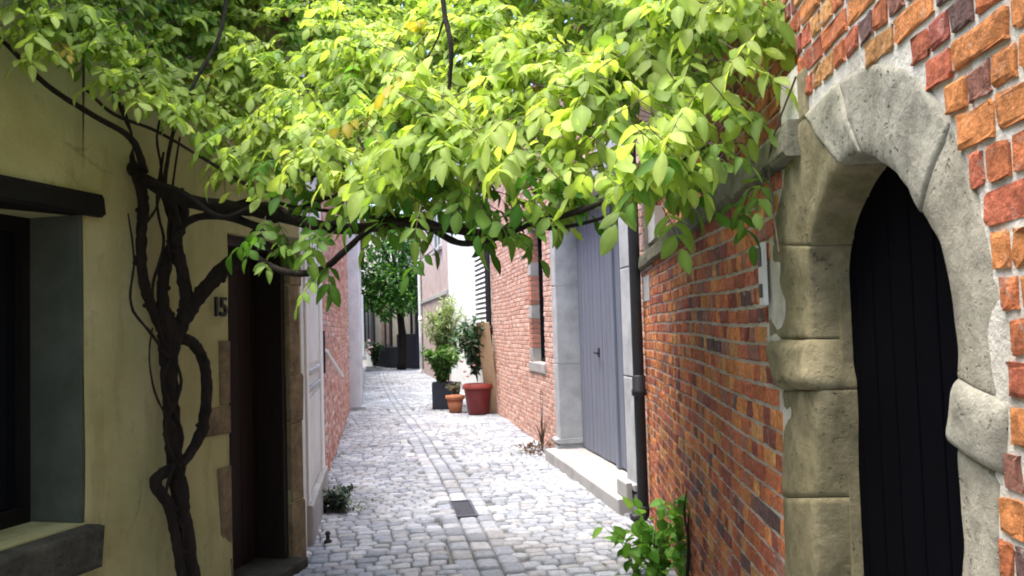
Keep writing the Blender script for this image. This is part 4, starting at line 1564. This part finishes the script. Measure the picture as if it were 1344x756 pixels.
def stems(mb, base, n, h, spread, r, mi=0, lean=(0, 0)):
    base = np.array(base, float)
    tips = []
    for _ in range(n):
        a = random.uniform(0, 6.28)
        k = spread * random.uniform(0.3, 1)
        hh = h * random.uniform(0.7, 1)
        e = base + np.array([math.cos(a) * k + lean[0], math.sin(a) * k + lean[1], hh])
        m_ = base * 0.5 + e * 0.5 + np.array([-math.cos(a) * k * .15, -math.sin(a) * k * .15, 0.05 * hh])
        tube(mb, [base + rng.normal(0, r, 3) * [1, 1, 0], m_, e], [r, r * .8, r * .4], 5, 4, mi=mi)
        tips.append(e)
    return tips


def sprays(mb, mbs, base, n, h, spread, leafsize, tmpl, cols, per=14, r=0.006, lean=(0, 0), bare=0.25):
    """stems with leaves along them"""
    base = np.array(base, float)
    cols = np.array(cols)
    for _ in range(n):
        a = random.uniform(0, 6.28)
        k = spread * random.uniform(0.2, 1)
        hh = h * random.uniform(0.65, 1)
        e = base + np.array([math.cos(a) * k + lean[0], math.sin(a) * k + lean[1], hh])
        m_ = base * 0.5 + e * 0.5 + np.array([-math.cos(a) * k * .25, -math.sin(a) * k * .25, 0.08 * hh])
        tube(mbs, [base, m_, e], [r, r * .7, r * .3], 5, 4)
        us = rng.uniform(bare, 1, per)
        P = (1 - us)[:, None] ** 2 * base + (2 * us * (1 - us))[:, None] * m_ + (us ** 2)[:, None] * e
        dd = rnd_unit(per) + np.array([0, 0, 0.35])
        scatter_leaves(mb, P, dd, rnd_unit(per) * .5 + np.array([0, 0, 1.]), leafsize * rng.uniform(.7, 1.2, per), cols[rng.integers(len(cols), size=per)] * rng.uniform(.8, 1.2, (per, 1)), tmpl)


# --- big red pot with dark leaved shrub
c = ground(628, 543); pxm = c.y / F
rp = thing('red_pot', c, 'large dark red glazed pot with paler rim', 'flower pot')
b = MB(); r_ = 18 * pxm; h_ = 0.56
lathe(b, c, [(r_ * .72, 0), (r_ * .78, .03), (r_ * .98, h_ * .8), (r_ * 1.0, h_ * .84)], 30)
b.build('body', M['red_glaze'], rp, smooth=True)
b = MB(); lathe(b, c + Vector((0, 0, h_ * .84 + .002)), [(r_ * 1.04, 0), (r_ * 1.12, .01), (r_ * 1.12, .05), (r_ * 1.06, .07), (r_ * 1.06, .09), (r_ * .96, .10), (r_ * .94, .03)], 30)
b.build('rim', flat_mat('red_rim', (0.30, 0.06, 0.045), 0.5, 0.2, 6), rp, smooth=True)
b = MB(); lathe(b, c + Vector((0, 0, h_ * .84 + .035)), [(r_ * .93, 0), (r_ * .5, .012), (.01, .02)], 24); b.build('soil', M['soil'], rp, smooth=True)
top = np.array(c) + np.array([0, 0, h_ + .05])
sb = thing('dark_leaved_shrub', top, 'glossy dark green shrub growing in the large red pot', 'plant')
fm_, tm_ = MB(), MB()
DG = [(0.04, 0.10, 0.045), (0.06, 0.13, 0.06), (0.20, 0.25, 0.19), (0.03, 0.07, 0.04)]  # palest tint paints highlights onto some of the leaves
sprays(fm_, tm_, top, 40, 1.2, 0.42, 0.13, LEAF_SMALL, DG, 34, 0.008, lean=(-.12, -.05), bare=.2)
tm_.build('stem', M['twig'], sb); fm_.build('foliage', M['plant_leaf'], sb, smooth=True)
# flowers on it
fl = MB()
for _ in range(5):
    p = top + np.array([random.uniform(-.4, .1), random.uniform(-.3, .1), random.uniform(.08, .5)])
    lathe(fl, p, [(.01, 0), (.035, .01), (.03, .03), (.005, .04)], 7)
fl.build('blossom', M['petal'], sb, smooth=True)

# --- terracotta pot
c = ground(598, 541); pxm = c.y / F
tp = thing('terracotta_pot', c, 'orange terracotta pot between the red pot and dark planter', 'flower pot')
b = MB(); r_ = 11.5 * pxm; h_ = 0.33
lathe(b, c, [(r_ * .7, 0), (r_ * .95, h_ * .78)], 26); lathe(b, c + Vector((0, 0, h_ * .78)), [(r_ * 1.04, 0), (r_ * 1.12, .01), (r_ * 1.12, .07), (r_ * .98, .075), (r_ * .95, .03)], 26)
b.build('body', M['terracotta'], tp, smooth=True)
b = MB(); lathe(b, c + Vector((0, 0, h_ * .78 + .035)), [(r_ * .94, 0), (.01, .02)], 20); b.build('soil', M['soil'], tp)
top = np.array(c) + np.array([0, 0, h_])
sp = thing('small_grey_plant', top, 'small greyish mauve bedding plant in the terracotta pot', 'plant')
fm_, tm_ = MB(), MB()
sprays(fm_, tm_, top, 16, .24, .2, .06, LEAF_SMALL, [(.20, .17, .14), (.26, .20, .18), (.12, .14, .08)], 12, .004)
tm_.build('stem', M['twig'], sp); fm_.build('foliage', M['plant_leaf'], sp, smooth=True)

# --- dark square planter and tall pale bamboo-like plant
c = ground(580, 538)
dpot = thing('slate_planter', c, 'dark slate blue ribbed planter left of the terracotta pot', 'planter')
b = MB()
pw_, ph_ = 0.30, 0.55
WP = Wall((c.x - pw_, c.y - .02), (c.x - pw_ + .05 * 0 + 0.0001, c.y + .6), 'right')
for i in range(6):
    x0 = c.x - .19 + i * .065
    P = [(x0, c.y, 0), (x0 + .058, c.y, 0), (x0 + .058, c.y + .38, 0), (x0, c.y + .38, 0), (x0, c.y - .01, ph_), (x0 + .058, c.y - .01, ph_), (x0 + .058, c.y + .39, ph_), (x0, c.y + .39, ph_)]
    b.add(P, BOXF)
P = [(c.x - .186, c.y + .008, .01), (c.x + .19, c.y + .008, .01), (c.x + .19, c.y + .372, .01), (c.x - .186, c.y + .372, .01), (c.x - .186, c.y + .008, ph_ - .05), (c.x + .19, c.y + .008, ph_ - .05), (c.x + .19, c.y + .372, ph_ - .05), (c.x - .186, c.y + .372, ph_ - .05)]
b.add(P, BOXF)
b.build('body', M['slate_paint'], dpot)
top = np.array(c) + np.array([0, .18, ph_ - .05])
bp_ = thing('bright_green_bush', top, 'fresh green leafy bush spilling over the slate planter', 'plant')
fm_, tm_ = MB(), MB()
sprays(fm_, tm_, top, 50, .75, .45, .13, LEAF_SMALL, [(.07, .19, .03), (.11, .25, .05), (.05, .13, .03), (.2, .27, .14)], 26, .006, lean=(.05, -.1), bare=.15)
tm_.build('stem', M['twig'], bp_); fm_.build('foliage', M['plant_leaf'], bp_, smooth=True)
c2 = ground(590, 533)
pot2 = thing('tall_planter', c2, 'dark planter standing hidden behind the terracotta pot', 'planter')
b = MB(); lathe(b, c2, [(.2, 0), (.24, .45), (.26, .46), (.26, .5), (.2, .5)], 20); b.build('body', M['slate_paint'], pot2, smooth=True)
top = np.array(c2) + np.array([0, 0, .48])
bb = thing('pale_bamboo', top, 'tall feathery pale green bamboo behind the potted plants', 'plant')
fm_, tm_ = MB(), MB()
sprays(fm_, tm_, top, 44, 1.85, .55, .17, LEAF_NARROW, [(.26, .34, .16), (.34, .40, .24), (.18, .26, .10)], 44, .007, lean=(-.05, 0), bare=.3)
tm_.build('cane', M['twig'], bb); fm_.build('foliage', M['plant_leaf'], bb, smooth=True)

# --- leaning plank
pk = MB()
fb, ft = ground(648, 542), at(633, 424, 15.75)
up_ = np.array(ft - fb); up_ /= np.linalg.norm(up_)
acr = np.array([0.97, -0.22, 0.0]); acr -= up_ * np.dot(acr, up_); acr /= np.linalg.norm(acr)
thk = np.cross(acr, up_) * 0.028
hw_ = acr * 0.125
B0, T0 = np.array(fb), np.array(ft)
pk.add([B0 - hw_, B0 + hw_, B0 + hw_ - thk, B0 - hw_ - thk, T0 - hw_, T0 + hw_, T0 + hw_ - thk, T0 - hw_ - thk], [f[::-1] for f in BOXF])
tag(pk.build('wooden_plank', M['pale_wood']), 'pale wooden plank leaning on the brick wall behind the red pot', 'plank')

# --- weed by the near right wall
c = Vector(R1.W(R1.sY(5.15), 0, .16))
wd = thing('wall_weed', c, 'bright green leafy weed at foot of the near brick wall', 'weed')
fm_, tm_ = MB(), MB()
BG = [(.15, .36, .04), (.20, .42, .06), (.26, .46, .08), (.10, .25, .03)]
for off in ((0.04, 0), (.04, .2), (-.02, -.15), (-.1, .1)):
    sprays(fm_, tm_, np.array(c) + np.array([off[0], off[1], 0]), 6, random.uniform(.38, .62), .22, .09, leaflet_template(.75, .2, .25, 4), BG, 9, .004, lean=(-.03, 0), bare=.15)
sprays(fm_, tm_, np.array(R1.W(R1.sY(4.75), 0, .06)), 4, .62, .06, .08, leaflet_template(.75, .2, .25, 4), BG, 12, .004, bare=.3)
tm_.build('stem', M['twig'], wd); fm_.build('foliage', M['plant_leaf'], wd, smooth=True)
ds = MB()
e_ = R1.sY(4.6)
tube(ds, [R1.W(e_, 0, .03), R1.W(e_ + .05, .2, .035), R1.W(e_ - .02, .4, .03), R1.W(e_ + .06, .55, .035), R1.W(e_ + .03, .68, .025)], [.012, .010, .009, .006, .003], 8, 6, .08)
tube(ds, [R1.W(e_ - .02, .4, .03), R1.W(e_ - .10, .52, .04), R1.W(e_ - .09, .6, .03)], [.006, .004, .002], 6, 5, .08)
tag(ds.build('dead_stem', M['bark'], None, smooth=True), 'dark woody stem clinging to the brick wall beside the weed', 'stem')

# --- twiggy shrub by the gate
c = ground(712, 592)
tg = thing('bare_twig_shrub', c, 'leafless twiggy shrub at brick wall foot beside stone jamb', 'shrub')
m = MB(); stems(m, c, 9, .45, .16, .006); stems(m, c, 2, .95, .08, .007)
m.build('stem', M['twig'], tg)
m = MB(); bush(m, np.array(c) + [0, -.1, .05], (.3, .25, .05), 160, .06, LEAF_SMALL, [(.10, .06, .045), (.14, .09, .06)])
m.build('dry_leaves', M['plant_leaf'], tg)

# --- silvery clump on the left
c = ground(436, 672)
sc = thing('silver_clump', c, 'low silvery grey green clump growing by the white plinth', 'plant')
fm_, tm_ = MB(), MB()
for off in ((0, 0), (.1, -.02), (-.1, .02), (.02, .12)):
    sprays(fm_, tm_, np.array(c) + [off[0], off[1], 0], 16, .2, .18, .06, LEAF_SMALL, [(.05, .08, .06), (.12, .16, .13), (.03, .055, .045), (.2, .22, .18)], 18, .004, bare=.05)
tm_.build('stem', M['twig'], sc); fm_.build('foliage', M['plant_leaf'], sc, smooth=True)

# --- moss and weeds between the cobbles
wz = MB()
for (px, py, n, sp_) in ((440, 575, 60, .25), (435, 600, 60, .2), (450, 560, 50, .2), (425, 635, 60, .2), (470, 665, 40, .15), (830, 720, 60, .3), (790, 640, 30, .2), (420, 620, 50, .2), (445, 660, 60, .25), (815, 745, 60, .25), (690, 592, 40, .2)):
    g_ = np.array(ground(px, py))
    P = g_ + np.hstack([rng.normal(0, sp_, (n, 2)) * [.45, 1], np.full((n, 1), .0)])
    scatter_leaves(wz, P, rnd_unit(n) * [1, 1, .2] + [0, 0, .5], rnd_unit(n) * .4 + [0, 0, 1.], rng.uniform(.02, .05, n), np.array([(.09, .14, .04), (.14, .17, .06), (.10, .09, .05)])[rng.integers(3, size=n)], LEAF_SMALL)
tag(wz.build('joint_weeds', M['plant_leaf'], None), 'tiny weeds and moss between the cobbles along the wall feet', 'weeds', kind='stuff')

# --- small plants by the pale pilaster
c = ground(468, 508)
fp = thing('stone_trough', c, 'pale stone trough of pink flowers past the left pilaster', 'planter')
b = MB()
lathe(b, c, [(.22, 0), (.26, .5), (.29, .52), (.29, .6), (.24, .6)], 20); b.build('body', M['grey_plaster'], fp, smooth=True)
top = np.array(c) + [0, 0, .58]
pf = thing('pink_flowers', top, 'pale pink flowering plant filling the stone trough', 'plant')
fm_, tm_ = MB(), MB()
sprays(fm_, tm_, top, 24, .75, .4, .10, LEAF_SMALL, [(.12, .2, .07), (.2, .24, .12)], 20, .006)
tm_.build('stem', M['twig'], pf); fm_.build('foliage', M['plant_leaf'], pf, smooth=True)
fl = MB()
for _ in range(60):
    p = top + np.array([random.gauss(0.05, .22), random.gauss(0, .2), random.uniform(.25, .8)])
    lathe(fl, p, [(.012, 0), (.05, .01), (.045, .04), (.005, .055)], 7)
fl.build('blossom', flat_mat('pale_petal', (.62, .42, .38), .6, .2, 20), pf, smooth=True)
c = ground(492, 483)
gp = thing('dark_shrub', c, 'dark green shrub standing before the cream end house', 'shrub')
fm_, tm_ = MB(), MB()
sprays(fm_, tm_, np.array(c), 26, 1.2, .5, .16, LEAF_SMALL, DG, 26, .012)
tm_.build('stem', M['twig'], gp); fm_.build('foliage', M['plant_leaf'], gp, smooth=True)

# --- tree at the far end
tc = at(527, 470, 35.2); tc.z = 0
tree = thing('far_tree', tc, 'dense green tree hanging over the end of the lane', 'tree')
m = MB()
tube(m, [tc, tc + Vector((.05, 0, 1.5)), tc + Vector((-.1, .1, 3.0)), tc + Vector((-.3, 0, 4.5))], [.19, .16, .14, .08], 10, 4, .06)
for dx, dz in ((-.6, 8.4), (-1.4, 4.2), (.7, 4.0), (-.8, 5.6), (.3, 6)):
    tube(m, [tc + Vector((-.1, .1, 2.9)), tc + Vector((dx * .5, -.2, (2.9 + dz) / 2 + .2)), tc + Vector((dx, -.3, dz))], [.09, .06, .02], 7, 4, .05)
m.build('trunk', M['bark'], tree, smooth=True)
m = MB()
TG = [(.06, .17, .03), (.09, .23, .045), (.15, .30, .06), (.045, .12, .03)]
for (dx, dy, dz, rx, rz, n) in ((-1.1, -.3, 4.1, .75, .8, 900), (-.2, -.5, 3.7, .75, .8, 900), (.5, -.2, 4.3, .6, .9, 700), (-.9, 0, 5.4, .9, .9, 900), (.2, -.3, 5.5, .9, .9, 900), (-.4, .3, 6.6, 1.1, .8, 700), (-1.5, .2, 7.4, 1.1, 1.0, 700), (.3, .1, 7.6, 1.2, 1.0, 700), (-.6, .2, 8.8, 1.4, 1.0, 800), (-1.0, -.5, 3.0, .6, .5, 420), (.1, -.6, 3.1, .5, .5, 350), (.75, -.4, 3.3, .4, .6, 250), (-.5, -.7, 2.6, .5, .45, 300), (.3, -.7, 2.75, .45, .4, 250), (-1.4, -.4, 3.3, .5, .6, 300), (-.9, -.6, 3.2, .4, .4, 250), (-.1, -.7, 3.0, .45, .35, 250)):
    bush(m, np.array(tc) + [dx, dy, dz], (rx, rx, rz), n, .19, LEAF_SMALL, TG, updir=-.1)
m.build('crown', M['plant_leaf'], tree, smooth=True)

# dry strand of creeper hanging on the arch
m = MB()
tube(m, [R1.W(*sz1(1060, 100), .03), R1.W(*sz1(1040, 175), .05), R1.W(*sz1(1030, 215), .045), R1.W(*sz1(1034, 260), .045), R1.W(*sz1(1046, 330), .05)], .003, 5, 5)
tag(m.build('dry_creeper', M['twig']), 'thin dry creeper strand hanging over the arch stones', 'creeper')

# ================================================================== LIGHT
w = bpy.data.worlds.new("World")
scene.world = w
w.use_nodes = True
t = w.node_tree
bg = t.nodes['Background']
sky = t.nodes.new('ShaderNodeTexSky')
sky.sky_type = 'NISHITA'
sky.sun_disc = False
SUN = Vector((-0.20, -0.08, 0.95)).normalized()
el = math.asin(SUN.z)
azm = math.atan2(SUN.x, SUN.y)
sky.sun_elevation = el
sky.sun_rotation = azm
sky.dust_density = 3.0
sky.air_density = 0.8
sky.ozone_density = 1.0
t.links.new(sky.outputs[0], bg.inputs[0])
bg.inputs[1].default_value = 0.15
sd = bpy.data.lights.new('sun', 'SUN')
sd.energy = 1.7
sd.angle = R(48)
sd.color = (1.0, 0.96, 0.9)
so = bpy.data.objects.new('sun', sd)
so.rotation_euler = (-SUN).to_track_quat('-Z', 'Y').to_euler()
COL.objects.link(so)

scene.view_settings.view_transform = 'Standard'
scene.view_settings.look = 'None'
scene.view_settings.exposure = 2.25
scene.view_settings.gamma = 1.0
scene.cycles.filter_width = 1.9
scene.cycles.max_bounces = 8
scene.cycles.diffuse_bounces = 4
scene.cycles.transmission_bounces = 4
scene.cycles.use_denoising = True
